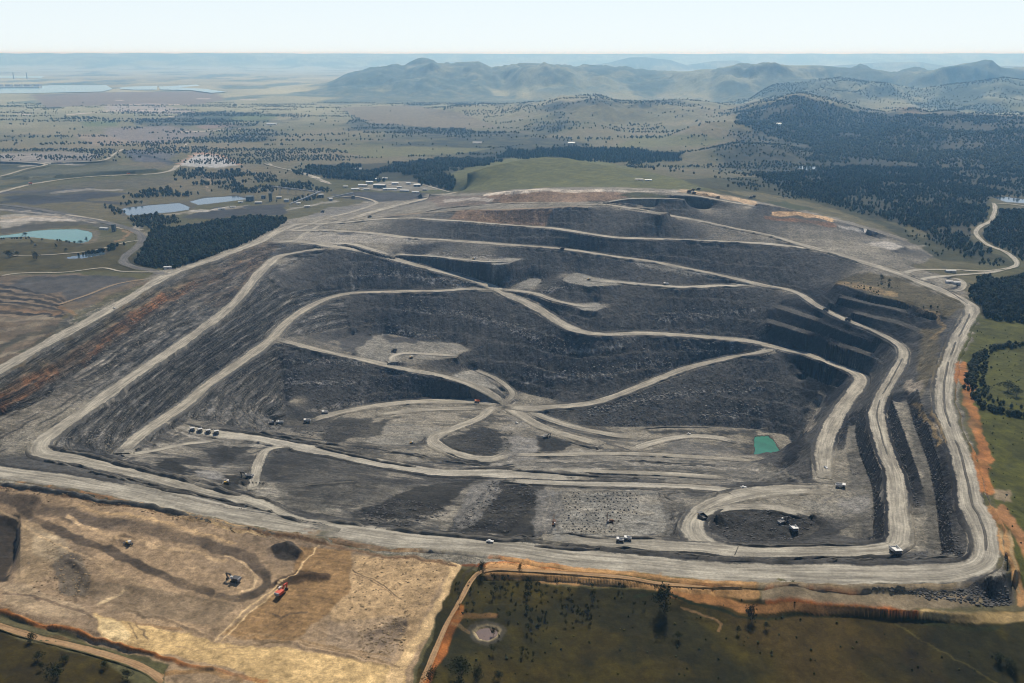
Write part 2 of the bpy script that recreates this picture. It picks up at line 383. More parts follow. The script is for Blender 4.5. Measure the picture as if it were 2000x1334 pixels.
def hfar(x, y):
    r = np.hypot(x, y); th = np.arctan2(x, y)
    h = fbm(x, y, 1500, 4, 5) * 10 * sstep(3400, 5000, r) + 4 * sstep(3200, 4500, r)
    best = np.zeros_like(h)
    for k, (tr, wn_, wf, rough) in enumerate(RIDGES):
        tt = []; rr = []; zz = []
        for (u, v, d) in tr:
            w = v - 667.0
            sl = (F * SP + w * CP) / (F * CP - w * SP)
            z = H - sl * d
            xx = (u - 1000.0) / (F * CP - w * SP) * d
            tt.append(math.atan2(xx, d)); rr.append(math.hypot(xx, d)); zz.append(z)
        tt = np.array(tt); rr = np.array(rr); zz = np.array(zz)
        zc = np.interp(th, tt, zz); rc = np.interp(th, tt, rr)
        edge = sstep(tt[0] - 0.03, tt[0] + 0.01, th) * (1 - sstep(tt[-1] - 0.01, tt[-1] + 0.03, th))
        sp = fbm(th * rc, r * 0.25, rc * 0.07, 4, 40 + k)
        wn2 = wn_ * (1 + 0.45 * sp)
        wf2 = wf * (1 + 0.3 * sp)
        d = (r - rc)
        q = np.where(d < 0, -d / wn2, d / wf2)
        g = np.clip(1 - q, 0, 1)
        g = g * g * (3 - 2 * g) * 0.6 + 0.4 * g
        spur = fbm(x, y, rc * 0.05, 5, 60 + k)
        g = g * (1 + rough * spur * np.clip(q * 3, 0, 1))
        best = np.maximum(best, (zc - 4) * g * edge)
    return h + best

# ------------------------------------------------------------------ log-polar ground grid and height solve
DT = 0.0013
DU = 0.0019
R0, RN, RF_END = 400.0, 3700.0, 46000.0
TH = np.arange(-0.74, 0.74 + DT, DT)
U1 = np.arange(math.log(R0), math.log(RN), DU)
U2 = np.concatenate([np.arange(U1[-1] + 0.0035, math.log(14000), 0.0045), np.arange(math.log(14000), math.log(RF_END), 0.02)])
NT, N1 = len(TH), len(U1)
NR = N1 + len(U2)
RR = np.exp(np.concatenate([U1, U2]))
GX = RR[:, None] * np.sin(TH)[None, :]
GY = RR[:, None] * np.cos(TH)[None, :]
Z = np.zeros((NR, NT))
Z[N1:] = hfar(GX[N1:], GY[N1:])

LAKE_Z = 10.0
for _poly in [PX('-300,378 0,372 400,345 830,345 880,375 800,395 600,400 200,408 -300,412', 0, 80, 4), PX('930,366 980,358 1230,350 1225,380 1050,381 940,375', 0, 80, 4), PX('1240,356 1540,340 1560,350 1400,362 1600,374 1770,398 1650,405 1500,385 1250,379', 0, 80, 4), PX('-300,268 0,270 200,272 350,277 320,290 200,288 -300,290', 0, 80, 4)]:
    _w = np.array([unproj(u, v, LAKE_Z) for u, v in _poly])
    _m = inpoly(GX.ravel(), GY.ravel(), _w).reshape(GX.shape)
    Z[_m] = LAKE_Z - 6
con = np.zeros((N1, NT), bool)
cz = np.zeros((N1, NT))

def cells(x, y):
    r = np.hypot(x, y)
    i = np.rint((np.log(np.maximum(r, 1)) - U1[0]) / DU).astype(int)
    j = np.rint((np.arctan2(x, y) - TH[0]) / DT).astype(int)
    ok = (i >= 0) & (i < N1) & (j >= 0) & (j < NT)
    return i, j, ok

def splat(p):
    i, j, ok = cells(p[:, 0], p[:, 1])
    con[i[ok], j[ok]] = True
    cz[i[ok], j[ok]] = p[ok, 2]

for ln in LINES:
    w = [P(*q) for q in ln]
    p, _ = spline(w, 1.2) if len(w) > 3 else (None, None)
    if p is None:
        a = np.array(w); segs = []
        for q1, q2 in zip(a[:-1], a[1:]):
            n = max(2, int(np.linalg.norm(q2 - q1) / 1.2))
            segs.append(q1 + (q2 - q1) * np.linspace(0, 1, n)[:, None])
        p = np.vstack(segs)
    splat(p)

GXn, GYn = GX[:N1], GY[:N1]
for z, poly in FLATS:
    wp = np.array([unproj(u, v, z) for u, v in poly])
    m = inpoly(GXn.ravel(), GYn.ravel(), wp).reshape(GXn.shape)
    con |= m; cz[m] = z

road_world = []
ROAD_W = []
for name, width, berm, style, tr in ROADS:
    berm *= .62
    wcur = width; rows4 = []
    for q in tr:
        if len(q) > 3: wcur = q[3]
        rows4.append((*P(*q[:3]), wcur))
    c4, s = spline(rows4, 4.0)
    c, wid = c4[:, :3].copy(), c4[:, 3].copy()
    d = np.gradient(c[:, :2], axis=0)
    d /= np.linalg.norm(d, axis=1)[:, None] + 1e-9
    nrm = np.stack([d[:, 1], -d[:, 0]], 1)
    # smooth heights along the road
    for _ in range(8):
        c[1:-1, 2] = 0.25 * c[:-2, 2] + 0.5 * c[1:-1, 2] + 0.25 * c[2:, 2]
    road_world.append((name, width, berm, style, c, s, nrm))
    ROAD_W.append(wid)
for (name, width, berm, style, c, s, nrm), wid in zip(road_world, ROAD_W):
    rr = np.hypot(c[:, 0], c[:, 1])
    fine = np.repeat(np.arange(len(c)), 1)
    for off in np.linspace(-1, 1, max(9, int(width / 1.2))):
        ext = wid / 2 + 1.5 + rr * DU * 0.6
        for fr in (0.0, 0.33, 0.66):
            k2 = np.minimum(np.arange(len(c)) + 1, len(c) - 1)
            q = c * (1 - fr) + c[k2] * fr
            splat(np.column_stack([q[:, 0] + nrm[:, 0] * off * ext, q[:, 1] + nrm[:, 1] * off * ext, q[:, 2]]))

pond_world = []
for name, z, kind, poly, label in PONDS:
    wp = np.array([unproj(u, v, z) for u, v in poly])
    cen = wp.mean(0)
    m2 = inpoly(GXn.ravel(), GYn.ravel(), cen + (wp - cen) * 1.12).reshape(GXn.shape)
    m = inpoly(GXn.ravel(), GYn.ravel(), wp).reshape(GXn.shape)
    m2 &= ~con
    con |= m2; cz[m2] = z + 0.8
    con |= m; cz[m] = z - 1.5
    pond_world.append((name, z, kind, wp, label))

# outer boundary of the solved part meets the far ground
con[-1] = True; cz[-1] = Z[N1]
con[-14:-13] = True; cz[-14] = hfar(GX[N1 - 14], GY[N1 - 14])

def relax(z, m, c, n, omega=1.85):
    wu, wt = 1 / DU ** 2, 1 / DT ** 2
    ii, jj = np.indices(z.shape)
    par = (ii + jj) & 1
    masks = [((par == k) & ~m)[1:-1, :] for k in (0, 1)]
    den = 2 * (wu + wt)
    z[m] = c[m]
    free0 = ~m[0]
    for _ in range(n):
        for k in (0, 1):
            zl = np.empty_like(z); zl[:, 1:] = z[:, :-1]; zl[:, 0] = z[:, 1]
            zr = np.empty_like(z); zr[:, :-1] = z[:, 1:]; zr[:, -1] = z[:, -2]
            new = (wu * (z[:-2] + z[2:]) + wt * (zl[1:-1] + zr[1:-1])) / den
            zz = z[1:-1]
            mk = masks[k]
            zz[mk] += omega * (new[mk] - zz[mk])
        z[0][free0] = z[1][free0]
    return z

def solve(m, c):
    levels = [(m, c)]
    while min(levels[-1][0].shape) > 40:
        mm, cc = levels[-1]
        a, b = mm.shape
        a2, b2 = (a + 1) // 2, (b + 1) // 2
        M = np.zeros((a2 * 2, b2 * 2)); C = np.zeros((a2 * 2, b2 * 2))
        M[:a, :b] = mm; C[:a, :b] = np.where(mm, cc, 0)
        ms = M.reshape(a2, 2, b2, 2).sum((1, 3)); cs = C.reshape(a2, 2, b2, 2).sum((1, 3))
        levels.append((ms > 0, cs / np.maximum(ms, 1)))
    z = None
    for lv, (mm, cc) in enumerate(reversed(levels)):
        if z is None:
            z = np.full(mm.shape, cc[mm].mean())
        else:
            z = np.repeat(np.repeat(z, 2, 0), 2, 1)[:mm.shape[0], :mm.shape[1]]
        z = relax(z, mm, cc, 120 if lv < len(levels) - 2 else 45, 1.8 if lv < len(levels) - 2 else 1.6)
    return z

Z[:N1] = solve(con, cz)
BASEZ = Z.copy()

UU, VV = proj(GX, GY, Z)                                       # where each ground point lies in the photograph
UW = UU + fbm(GX, GY, 30, 3, 11) * 7 + fbm(GX, GY, 9, 2, 12) * 2.5   # organic edges
VW = VV + (fbm(GX, GY, 30, 3, 13) * 5 + fbm(GX, GY, 9, 2, 14) * 2) * np.clip((VV - 250) / 600, 0.05, 1)
fU, fV, fX, fY = UW.ravel(), VW.ravel(), GX.ravel(), GY.ravel()
rU, rV = UU.ravel(), VV.ravel()

def mask(poly, raw=False):
    return (inpoly(rU, rV, poly) if raw else inpoly(fU, fV, poly)).reshape(GX.shape)

def blur(m, n=2):
    m = m.astype(float)
    for _ in range(n):
        m[1:-1] = 0.25 * m[:-2] + 0.5 * m[1:-1] + 0.25 * m[2:]
        m[:, 1:-1] = 0.25 * m[:, :-2] + 0.5 * m[:, 1:-1] + 0.25 * m[:, 2:]
    return m

# ------------------------------------------------------------------ what the ground is made of
near = sstep(2600, 1200, RR)[:, None]
n1 = fbm(GX, GY, 220, 5, 21); n2 = fbm(GX, GY, 40, 4, 22); n3 = fbm(GX, GY, 900, 4, 23); n4 = fbm(GX, GY, 12, 3, 24)
C3 = lambda r, g, b: np.array([r, g, b], float)
def mix(a, b, t):
    return a + (b - a) * np.clip(t, 0, 1)[..., None]
far_t = sstep(3000, 6000, RR)[:, None]
green = C3(.090, .088, .032); dry = C3(.160, .135, .075); dark = C3(.045, .042, .014)
col = np.zeros(GX.shape + (3,)) + green
col = mix(col, dry, 0.5 + 0.9 * n1 * 0.6 + 0.4 * n3)
col = mix(col, C3(.30, .30, .19) * (1 + .3 * n3[..., None]), sstep(4500, 9000, RR)[:, None] * np.ones_like(n1) * .85)  # far plain paled with distance, standing in for thicker haze
det = np.zeros(GX.shape + (3,))                                # rock bump, strata, streaks
det[..., 0] = 0.25

def paint(m, c, k=1.0, var=0.0):
    global col
    t = blur(m, 1) * k
    cc = C3(*c)
    if var:
        cc = cc * (1 + var * (0.6 * n2 + 0.6 * n4))[..., None]
    col = mix(col, cc, t)

def stroke(line, width, c, k=1.0, raw=False, var=0.3):
    """a painted band along a traced line: width in photo pixels"""
    global col
    a, b = (rU, rV) if raw else (fU, fV)
    d = dist_line(a, b, line, width * 1.6).reshape(GX.shape)
    t = (1 - sstep(width * 0.4, width * 0.75, d)) * k * np.clip(1 + 0.5 * n2, 0, 1.2)
    col = mix(col, C3(*c) * (1 + var * n4)[..., None], t)

front = PX('880,1100 960,1128 1200,1150 1500,1168 1800,1205 2100,1190 2500,1230 2500,1500 1500,1500 780,1400 840,1260')
paint(mask(front), (.046, .035, .004), 1, .5)
m = mask(front)
col = np.where(m[..., None], mix(col, C3(.070, .058, .006), 0.8 * np.clip(n1 + .1, 0, 1)), col)
gp = fbm(GX, GY, 75, 4, 161); gp2 = fbm(GX, GY, 18, 3, 162)
m = mask(front)
col = np.where(m[..., None], mix(col, C3(.080, .052, .012), .75 * sstep(.0, .6, gp)), col)
col = np.where(m[..., None], mix(col, C3(.020, .020, .004), .8 * sstep(.1, .6, -gp + .4 * gp2)), col)
rightg = PX('1895,625 2300,560 2700,600 2700,1250 1990,1150 1950,1000 1925,880 1890,740 1880,690')
paint(mask(rightg), (.078, .080, .012), 1, .4)
paint(mask(PX('-200,1215 0,1235 200,1290 330,1400 -200,1400')), (.044, .032, .004), 1, .5)
paint(mask(PX('-200,480 230,470 300,520 240,530 0,530 -200,530')), (.070, .058, .016), 1, .3)
paint(mask(PX('820,375 860,345 960,312 1080,303 1180,315 1330,350 1400,372 1200,368 1000,370')), (.118, .122, .036), 1, .3)
paint(mask(PX('1330,350 1480,345 1640,395 1790,460 1960,500 1985,520 1840,510 1700,450 1550,408 1400,375')), (.050, .050, .018), 1, .4)
paint(mask(PX('1400,370 1500,378 1600,398 1720,440 1830,500 1800,490 1640,430 1540,405')), (.15, .13, .06), .8, .3)

MINE = PX('-200,740 0,700 150,612 300,535 400,497 520,450 560,428 640,415 720,392 800,383 880,378 960,376 1000,370 1060,367 1200,365 1320,370 1400,378 1560,408 1660,432 1760,462 1830,500 1780,520 1870,545 1890,575 1915,605 1900,650 1880,700 1870,760 1890,850 1915,920 1940,1000 1965,1080 1960,1140 1930,1170 1860,1160 1700,1150 1500,1132 1200,1118 940,1104 900,1098 760,1082 640,1056 560,1043 400,1012 200,972 0,945 -200,930')
mine = mask(MINE)
paint(mine, (.082, .079, .074), 1, .25)

# slope dependent makeup: level mine ground is dusty and pale, faces are raw dark rock
gu = np.gradient(BASEZ, axis=0) / (np.gradient(RR)[:, None])
gt = np.gradient(BASEZ, axis=1) / (RR[:, None] * DT)
slope = np.hypot(gu, gt)
flat = 1 - sstep(0.12, 0.38, slope)
t = blur(mine, 1) * flat
col = mix(col, C3(.290, .265, .210) * (1 + .25 * n2 + .15 * n4)[..., None], t * 0.9)
steep = sstep(0.75, 1.3, slope) * blur(mine, 1)
det[..., 0] = np.where(mine, 0.9, det[..., 0])
det[..., 2] = np.where(mine, sstep(0.35, 0.6, slope), 0)

# coal faces in the north-east corner and along the right wall
coalz = [PX('1490,585 1540,575 1640,545 1760,582 1860,618 1800,670 1760,670 1700,705 1660,720 1600,700 1500,665'), PX('1535,690 1600,702 1660,725 1650,760 1620,790 1570,780'),
         PX('1720,770 1780,760 1830,830 1860,930 1880,1095 1790,1090 1770,1000 1750,900'), PX('1620,820 1690,800 1720,900 1735,1050 1700,1060 1660,960 1640,900'), PX('1540,830 1580,820 1560,900 1530,900')]
for poly in coalz:
    m = mask(poly)
    paint(m, (.022, .022, .025), sstep(.35, .65, slope), .3)
for poly in coalz[:2]:
    paint(mask(poly), (.055, .053, .050), .85 * (1 - sstep(.40, .7, slope)), .4)
for p_ in ('1765,768 1795,768 1825,850 1845,940 1850,1090 1815,1090 1805,980 1785,890', '1650,800 1680,800 1700,900 1720,1050 1680,1050 1660,950'):
    paint(mask(PX(p_)), (.125, .118, .102), .8 * (1 - sstep(.40, .7, slope)), .5)
# left wall: layered sandstone and shale
lw = mask(PX('-200,745 0,720 320,545 520,452 560,480 520,505 640,488 520,540 560,570 660,560 690,640 560,660 545,720 560,810 540,840 360,820 240,890 90,870 -200,900'))
det[..., 1] = blur(lw, 2) * sstep(.10, .3, slope)
paint(lw, (.135, .130, .118), .8 * sstep(.1, .25, slope), .25)
paint(lw & mask(PX('-200,800 0,760 120,690 260,610 330,560 400,520 380,560 280,630 140,720 0,810 -200,880')), (.15, .10, .06), .75, .4)
paint(mask(PX('400,530 470,492 530,468 545,478 520,505 470,570 440,600 400,590 360,560')), (.125, .098, .072), .85, .5)
paint(mask(PX('60,760 200,660 340,560 400,530 420,580 330,640 200,740 60,830 0,860 0,800')), (.115, .100, .080), .5, .5)
bandn = sstep(-.25, .25, fbm(GX, GY, 40, 4, 153))
for t_, c_ in ((.10, (.14, .115, .075)), (.20, (.19, .115, .060)), (.28, (.15, .085, .045))):
    A_ = np.array(PX('-20,770 40,712 150,652 300,560 400,514 510,480')); B_ = np.array(PX('-20,900 20,880 112,832 250,733 375,648 455,585'))
    ln = [tuple(q) for q in A_ * (1 - t_) + B_ * t_]
    d = dist_line(fU, fV, ln, 14).reshape(GX.shape)
    col = mix(col, C3(*c_) * (1 + .4 * n4)[..., None], (1 - sstep(4, 9, d)) * bandn * mine * .85)
patchy = fbm(GX, GY, 26, 4, 151) > .02
keepc = col.copy()
for ln, wd in (('-60,835 0,797 60,762 110,728', 10), ('240,628 290,600 325,572', 15), ('160,705 190,675 215,652', 10), ('0,775 50,747 90,722', 8)):
    stroke(PX(ln), wd, (.26, .125, .055), .8)
col = np.where(patchy[..., None], col, keepc * .6 + col * .4)
for ln in ('60,730 150,668 230,612', '330,570 400,520'):
    stroke(PX(ln), 14, (.10, .085, .055), .6)
stroke(PX('0,812 60,785 130,745'), 8, (.06, .055, .05), .7)
# seams and sandstone bands along the left wall
def lerp_line(A, B, t, n=24):
    A = np.array(PX(A)); B = np.array(PX(B)); q = np.linspace(0, 1, n)
    f = lambda Q: np.stack([np.interp(q, np.linspace(0, 1, len(Q)), Q[:, i]) for i in (0, 1)], 1)
    return f(A) * (1 - t) + f(B) * t
srg = np.random.default_rng(181)
for A, B, ts in (('-20,752 0,740 150,652 300,560 400,512 500,482', '-20,900 20,880 112,832 250,733 375,648 455,585', (.30, .42, .52, .60, .70, .78, .86, .94)),
                 ('130,860 260,750 400,650 480,585 530,532', '240,880 330,800 450,712 540,640 590,598', (.12, .25, .36, .48, .58, .70, .82, .92)),
                 ('300,868 365,812 470,728 548,672', '430,824 500,802 552,775 556,720', (.15, .3, .45, .6, .75, .9))):
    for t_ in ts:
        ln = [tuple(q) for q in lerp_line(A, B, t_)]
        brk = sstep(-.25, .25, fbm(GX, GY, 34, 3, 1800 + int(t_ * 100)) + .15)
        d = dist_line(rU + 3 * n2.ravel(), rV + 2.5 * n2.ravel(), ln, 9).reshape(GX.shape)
        wdt = srg.uniform(1.6, 3.2); pale_band = srg.uniform() < .55  # pale bands get a dark line below, the others are dark
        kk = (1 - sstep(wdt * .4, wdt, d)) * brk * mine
        col = mix(col, C3(*((.27, .25, .21) if pale_band else (.026, .025, .025))) * (1 + .3 * n4)[..., None], kk * .8)
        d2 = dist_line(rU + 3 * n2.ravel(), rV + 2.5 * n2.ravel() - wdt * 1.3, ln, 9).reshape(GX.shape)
        col = mix(col, C3(.03, .029, .028), (1 - sstep(wdt * .4, wdt, d2)) * brk * mine * (.75 if pale_band else 0))
# vegetated spoil above the coal corner
veg = mask(PX('1640,545 1700,530 1760,545 1850,580 1885,600 1850,620 1760,587 1700,573 1630,552'))
paint(veg, (.10, .082, .04), .9, .4)
paint(mask(PX('1800,640 1840,640 1830,700 1800,780 1790,720')), (.16, .13, .07), .7, .4)
for ln in ('1640,552 1680,560 1750,575', '1790,605 1830,612', '1790,790 1815,830 1835,865', '1830,620 1845,640 1825,660'):
    stroke(PX(ln), 8, (.30, .22, .11), .8)
for p in ('1812,826 1830,832 1828,840', '1814,966 1820,975', '1760,745 1800,740 1806,760 1770,765'):
    paint(mask(PX(p)), (.42, .36, .28), .8)
# top of the dump: brown weathered lifts
paint(mask(PX('960,376 1070,372 1180,374 1290,382 1180,392 1000,398 940,392')), (.30, .20, .125), .9, .3)
paint(mask(PX('900,412 1000,410 1075,410 1070,440 960,436 880,428')), (.25, .165, .10), .85, .5)
paint(mask(PX('830,384 950,382 960,400 860,405')), (.22, .17, .13), .85, .3)
paint(mask(PX('1210,380 1240,374 1300,382 1295,390 1230,386')), (.05, .06, .02), .9, .3)
paint(mask(PX('1500,392 1530,393 1600,408 1560,412 1510,400')), (.05, .062, .02), .9, .3)
paint(mask(PX('1345,386 1375,388 1370,402 1350,398')), (.30, .20, .11), .8, .3)
stroke(PX('950,380 990,376 1060,371 1120,374 1180,372'), 4.5, (.75, .66, .54), 1)
stroke(PX('1180,372 1250,374 1330,374'), 3, (.55, .50, .42), .9)
stroke(PX('870,392 930,388 960,392'), 5, (.5, .46, .4), .9)
stroke(PX('1330,372 1400,382 1480,398'), 6, (.60, .44, .27), .95)
stroke(PX('1510,417 1560,418 1610,426 1625,430'), 7, (.70, .47, .26), .95)
stroke(PX('1500,426 1560,431 1630,441'), 6, (.26, .15, .09), .85)
paint(mask(PX('1625,438 1690,447 1712,452 1695,456 1650,447')), (.50, .48, .44), .9)
paint(mask(PX('1695,476 1730,471 1766,483 1745,488')), (.52, .49, .44), .9)
paint(mask(PX('1775,480 1805,478 1800,486 1775,487')), (.34, .31, .25), .8)
paint(mask(PX('600,455 700,455 800,467 870,472 820,478 740,475 640,474 560,470')), (.36, .335, .285), .9, .2)
paint(mask(PX('560,452 580,445 640,438 640,448 580,462 540,470')), (.26, .24, .2), .7, .2)
paint(mask(PX('655,454 690,455 688,459 660,459')), (.07, .07, .07), .9)

# pale platforms, floors
for p, c in (('1097,548 1107,536 1130,532 1165,543 1215,547 1215,557 1150,560 1130,556 1110,552', .29),
             ('955,508 1000,503 1022,506 985,517 960,518', .30), ('1000,558 1040,543 1058,546 1050,556 1030,563 1000,568', .28),
             ('1120,595 1165,590 1182,600 1165,608 1135,606', .28), ('885,735 905,724 920,722 950,740 975,760 960,762 925,750', .36),
             ('690,690 720,660 755,650 762,668 830,668 890,668 908,680 890,696 850,702 790,697 770,712 740,705', .27),
             ('712,862 735,835 790,828 850,838 890,842 840,856 800,868 740,868', .29), ('1200,507 1280,520 1400,540 1350,540 1260,523 1215,512', .28)):
    paint(mask(PX(p)), (c, c * .96, c * .83), .9, .2)
paint(mask(PX('650,655 720,640 730,660 690,690 660,680')), (.07, .07, .072), .9, .2)
paint(mask(PX('745,655 820,662 815,672 760,668')), (.06, .06, .062), .9, .2)
# dark broken ground along the front benches
for p in ('1050,845 1062,840 1120,862 1110,875 1060,880 1048,870', '900,850 950,832 1000,840 1000,880 940,890 890,870', '690,1000 760,970 860,985 880,1000 800,1030 720,1025 690,1015',
          '870,1035 960,940 1010,945 1060,960 1030,1000 1000,1040 900,1045', '300,880 380,890 400,910 380,935 300,915', '560,870 640,890 780,905 830,915 700,900 600,885', '400,880 440,865 470,875 450,905 415,915',
          '1380,1040 1400,1005 1480,995 1560,1000 1600,1020 1560,1055 1450,1060', '1260,840 1360,842 1480,838 1480,852 1400,848 1300,852', '500,930 550,880 640,895 660,930 560,950', '140,855 200,880 260,905 150,890', '600,795 640,815 700,830 660,870 560,855'):
    paint(mask(PX(p)), (.038, .038, .038), .85, .5)
for ln in ('590,950 640,945 692,940', '100,872 180,890 250,905 350,930', '1050,1040 1180,1046 1290,1050', '920,938 1000,940 1060,946'):
    stroke(PX(ln), 6, (.05, .05, .05), .8)
paint(mask(PX('440,952 470,945 468,960 440,962')), (.07, .07, .07), .8)
paint(mask(PX('1085,958 1285,956 1320,1044 1075,1046')), (.30, .29, .255), .85, .25)
paint(mask(PX('596,962 690,950 690,985 650,1000 610,990')), (.26, .245, .2), .8, .25)
paint(mask(PX('520,950 570,965 600,990 560,1000 500,980')), (.27, .25, .205), .8, .25)
paint(mask(PX('1560,980 1620,985 1680,975 1690,1000 1650,1010 1590,1000')), (.29, .275, .235), .7, .25)
# floor grain running along the benches
fl = mask(PX('230,880 360,830 520,840 1000,905 1200,880 1480,905 1560,930 1640,960 1450,965 1340,1000 1290,1050 640,1020 480,980'))
fl |= mask(PX('560,800 960,800 1000,800 1250,850 1480,850 1480,900 1000,905 840,880 560,850'))
streak = fbm(GX * .10 + GY * .02, GY * 1.0 + GX * .12, 9, 4, 145)
patch = fbm(GX * .6, GY, 45, 4, 146)
lightp = sstep(.05, .5, patch + .5 * streak); darkp = sstep(.1, .55, -patch - .4 * streak)
fk = blur(fl, 2)
col = mix(col, C3(.34, .31, .25) * (1 + .2 * n4)[..., None], fk * lightp * .65)
col = mix(col, C3(.050, .048, .045) * (1 + .4 * n4)[..., None], fk * darkp * .75)
col = np.where(mine[..., None], col * (1 + .20 * streak * flat)[..., None], col)
for p, c in (('930,898 1060,886 1180,880 1330,892 1480,905 1545,932 1400,945 1200,938 1000,916', .235), ('560,905 640,925 760,945 860,948 700,985 600,955 540,930', .13), ('1000,845 1050,840 1062,880 1000,900 960,895', .16), ('1240,905 1400,912 1540,930 1540,945 1300,930', .17)):
    paint(mask(PX(p)), (c, c * .94, c * .8), .7, .35)
for ln, wd, c in (('960,905 1080,900 1200,903 1330,908 1480,920', 3, .36), ('1000,915 1150,918 1300,925 1450,938', 3, .34), ('1010,893 1120,886 1240,888', 3, .36), ('1100,912 1250,916 1380,924', 2, .08), ('980,922 1100,925 1220,930', 2, .09), ('780,706 768,695 790,690 840,692 895,696', 4, .34), ('905,722 940,728 975,748 1000,772 1005,788', 6, .30), ('930,740 960,752 985,775', 3, .3), ('800,698 850,690 900,684', 3, .33), ('965,818 1000,815 1030,828 985,834', 7, .28), ('600,800 660,790 700,786', 4, .3), ('540,838 600,838 650,832', 5, .22), ('400,850 430,858 500,866', 6, .3), ('350,840 380,850 400,860', 7, .3)):
    stroke(PX(ln), wd, (c, c * .93, c * .79), .85)
# shaded sides of bench edges and banks painted dark; worked faces of the floor
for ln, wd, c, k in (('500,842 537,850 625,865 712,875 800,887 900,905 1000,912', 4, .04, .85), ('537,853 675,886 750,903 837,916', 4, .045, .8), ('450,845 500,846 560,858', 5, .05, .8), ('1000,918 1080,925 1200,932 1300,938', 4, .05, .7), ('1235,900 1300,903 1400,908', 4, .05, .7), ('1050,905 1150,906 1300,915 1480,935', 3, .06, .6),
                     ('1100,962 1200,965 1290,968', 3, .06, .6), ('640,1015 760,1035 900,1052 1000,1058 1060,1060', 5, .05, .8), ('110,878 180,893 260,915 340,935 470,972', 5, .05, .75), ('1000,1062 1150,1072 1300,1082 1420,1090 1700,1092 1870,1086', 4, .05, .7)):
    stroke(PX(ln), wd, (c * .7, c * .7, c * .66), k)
for p, c, k in (('320,892 350,898 368,915 360,928 337,924 300,912', .038, .95), ('420,880 437,868 475,860 505,864 462,892 447,908 425,906', .055, .85), ('385,920 437,925 435,942 390,932', .30, .85), ('436,928 472,930 468,960 438,955', .06, .9), ('862,862 925,838 950,830 978,845 985,876 960,890 900,886', .055, .85), ('712,990 825,952 925,935 905,960 830,1012 712,1012', .045, .9),
                ('925,1012 975,965 1000,937 1062,950 1040,1045 900,1045', .042, .9), ('887,1012 925,947 962,935 982,942 940,1010 900,1035', .21, .85), ('1048,955 1100,956 1094,1040 1040,1040', .20, .8), ('1000,850 1052,856 1050,897 1000,903', .26, .8), ('1055,850 1120,866 1075,895 1052,895', .05, .9), ('715,828 760,818 745,850 712,855', .05, .8), ('590,948 692,938 694,946 600,955', .025, .95),
                ('1380,1005 1480,992 1600,1012 1640,1045 1560,1060 1420,1055', .075, .8), ('1510,1010 1560,1012 1550,1035 1510,1030', .035, .9), ('540,870 640,888 760,925 700,990 560,1000 540,950', .10, .6), ('1640,975 1700,965 1700,1000 1650,1010', .25, .7), ('1290,955 1330,955 1340,1000 1325,1045 1295,1045', .12, .6), ('600,800 660,812 640,838 580,842 540,830', .10, .7), ('660,818 725,815 712,852 650,866 620,850', .06, .85), ('1300,862 1400,866 1460,885 1380,896 1300,888', .16, .7)):
    paint(mask(PX(p)), (c if c > .1 else c * .6, (c if c > .1 else c * .6) * .96, (c if c > .1 else c * .6) * .88), k, .4)
for ln, wd, c in (('232,897 325,865 385,852', 3, .30), ('250,902 300,880 362,870', 3, .28), ('490,952 500,905 515,880 560,868', 8, .27), ('560,965 500,960 470,950', 6, .28), ('690,712 780,700 890,695', 3, .30), ('640,880 560,872 500,868 440,866', 6, .30), ('1065,880 1150,880 1280,890 1400,903', 6, .27), ('1010,890 1100,885 1200,892 1300,900', 4, .30), ('1380,880 1420,890 1440,900', 3, .28), ('1350,870 1400,885 1410,895', 4, .25),
                  ('1310,1042 1318,1000 1330,960', 5, .26), ('1340,1020 1345,985 1380,965', 5, .24), ('1120,1052 1250,1056 1340,1060', 4, .30), ('720,860 780,845 860,842', 3, .30), ('740,865 800,855 850,858', 3, .30), ('1240,872 1300,850 1400,846', 5, .22), ('1500,905 1540,925 1560,945', 5, .2), ('1640,965 1600,990 1560,1000', 6, .26), ('920,1010 960,950', 3, .3), ('1060,1040 1075,960', 3, .3), ('1085,1040 1092,960', 2, .3)):
    stroke(PX(ln), wd, (c, c * .93, c * .78), .75)
# rubble lines on the tips (coarse boulders gather at each lift's toe)
rub = (vnoise(GX / 3.2, GY / 3.2, 91) > .66)
RUB = (('690,537 760,536 830,543 900,553 940,560', 5), ('780,600 860,607 930,620 1000,640 1040,660', 5), ('760,640 800,650 860,660', 5), ('1000,640 1030,655 1080,680 1120,682 1180,678 1240,668', 5),
               ('1020,728 1060,735 1120,737 1180,730 1240,715 1310,705', 5), ('1290,625 1350,618 1420,610 1470,605', 5), ('1150,808 1250,785 1340,768 1420,762 1490,758', 4), ('1370,810 1430,807 1490,800', 4),
               ('545,745 600,748 650,750 690,748', 3), ('550,706 600,707 660,706 700,707', 3), ('700,490 740,500 800,520', 4), ('860,495 920,502 960,500', 4), ('1330,680 1390,685 1440,675', 4), ('1060,570 1100,560 1120,556', 5), ('560,640 600,620 640,610', 4))
for ln, wd in RUB:
    d = dist_line(fU, fV, PX(ln), wd * 3).reshape(GX.shape)
    k = (1 - sstep(wd * .3, wd * 1.6, d)) * rub * mine
    col = mix(col, C3(.42, .41, .38), k * .75)
for ln, wd, c in (('1105,686 1130,684 1170,680 1215,676', 4, .36), ('1075,735 1100,738 1120,740', 4, .4), ('552,745 610,749 660,750', 2, .4), ('1048,742 1040,748 1030,752', 4, .3), ('678,505 686,520 690,565', 4, .2)):
    stroke(PX(ln), wd, (c, c * .97, c * .88), .9)
# wet silt tongue beside the green pond
stroke(PX('1585,785 1592,800 1580,815 1590,825 1578,838'), 12, (.30, .27, .22), .8)
stroke(PX('1600,770 1588,790'), 16, (.24, .22, .18), .7)

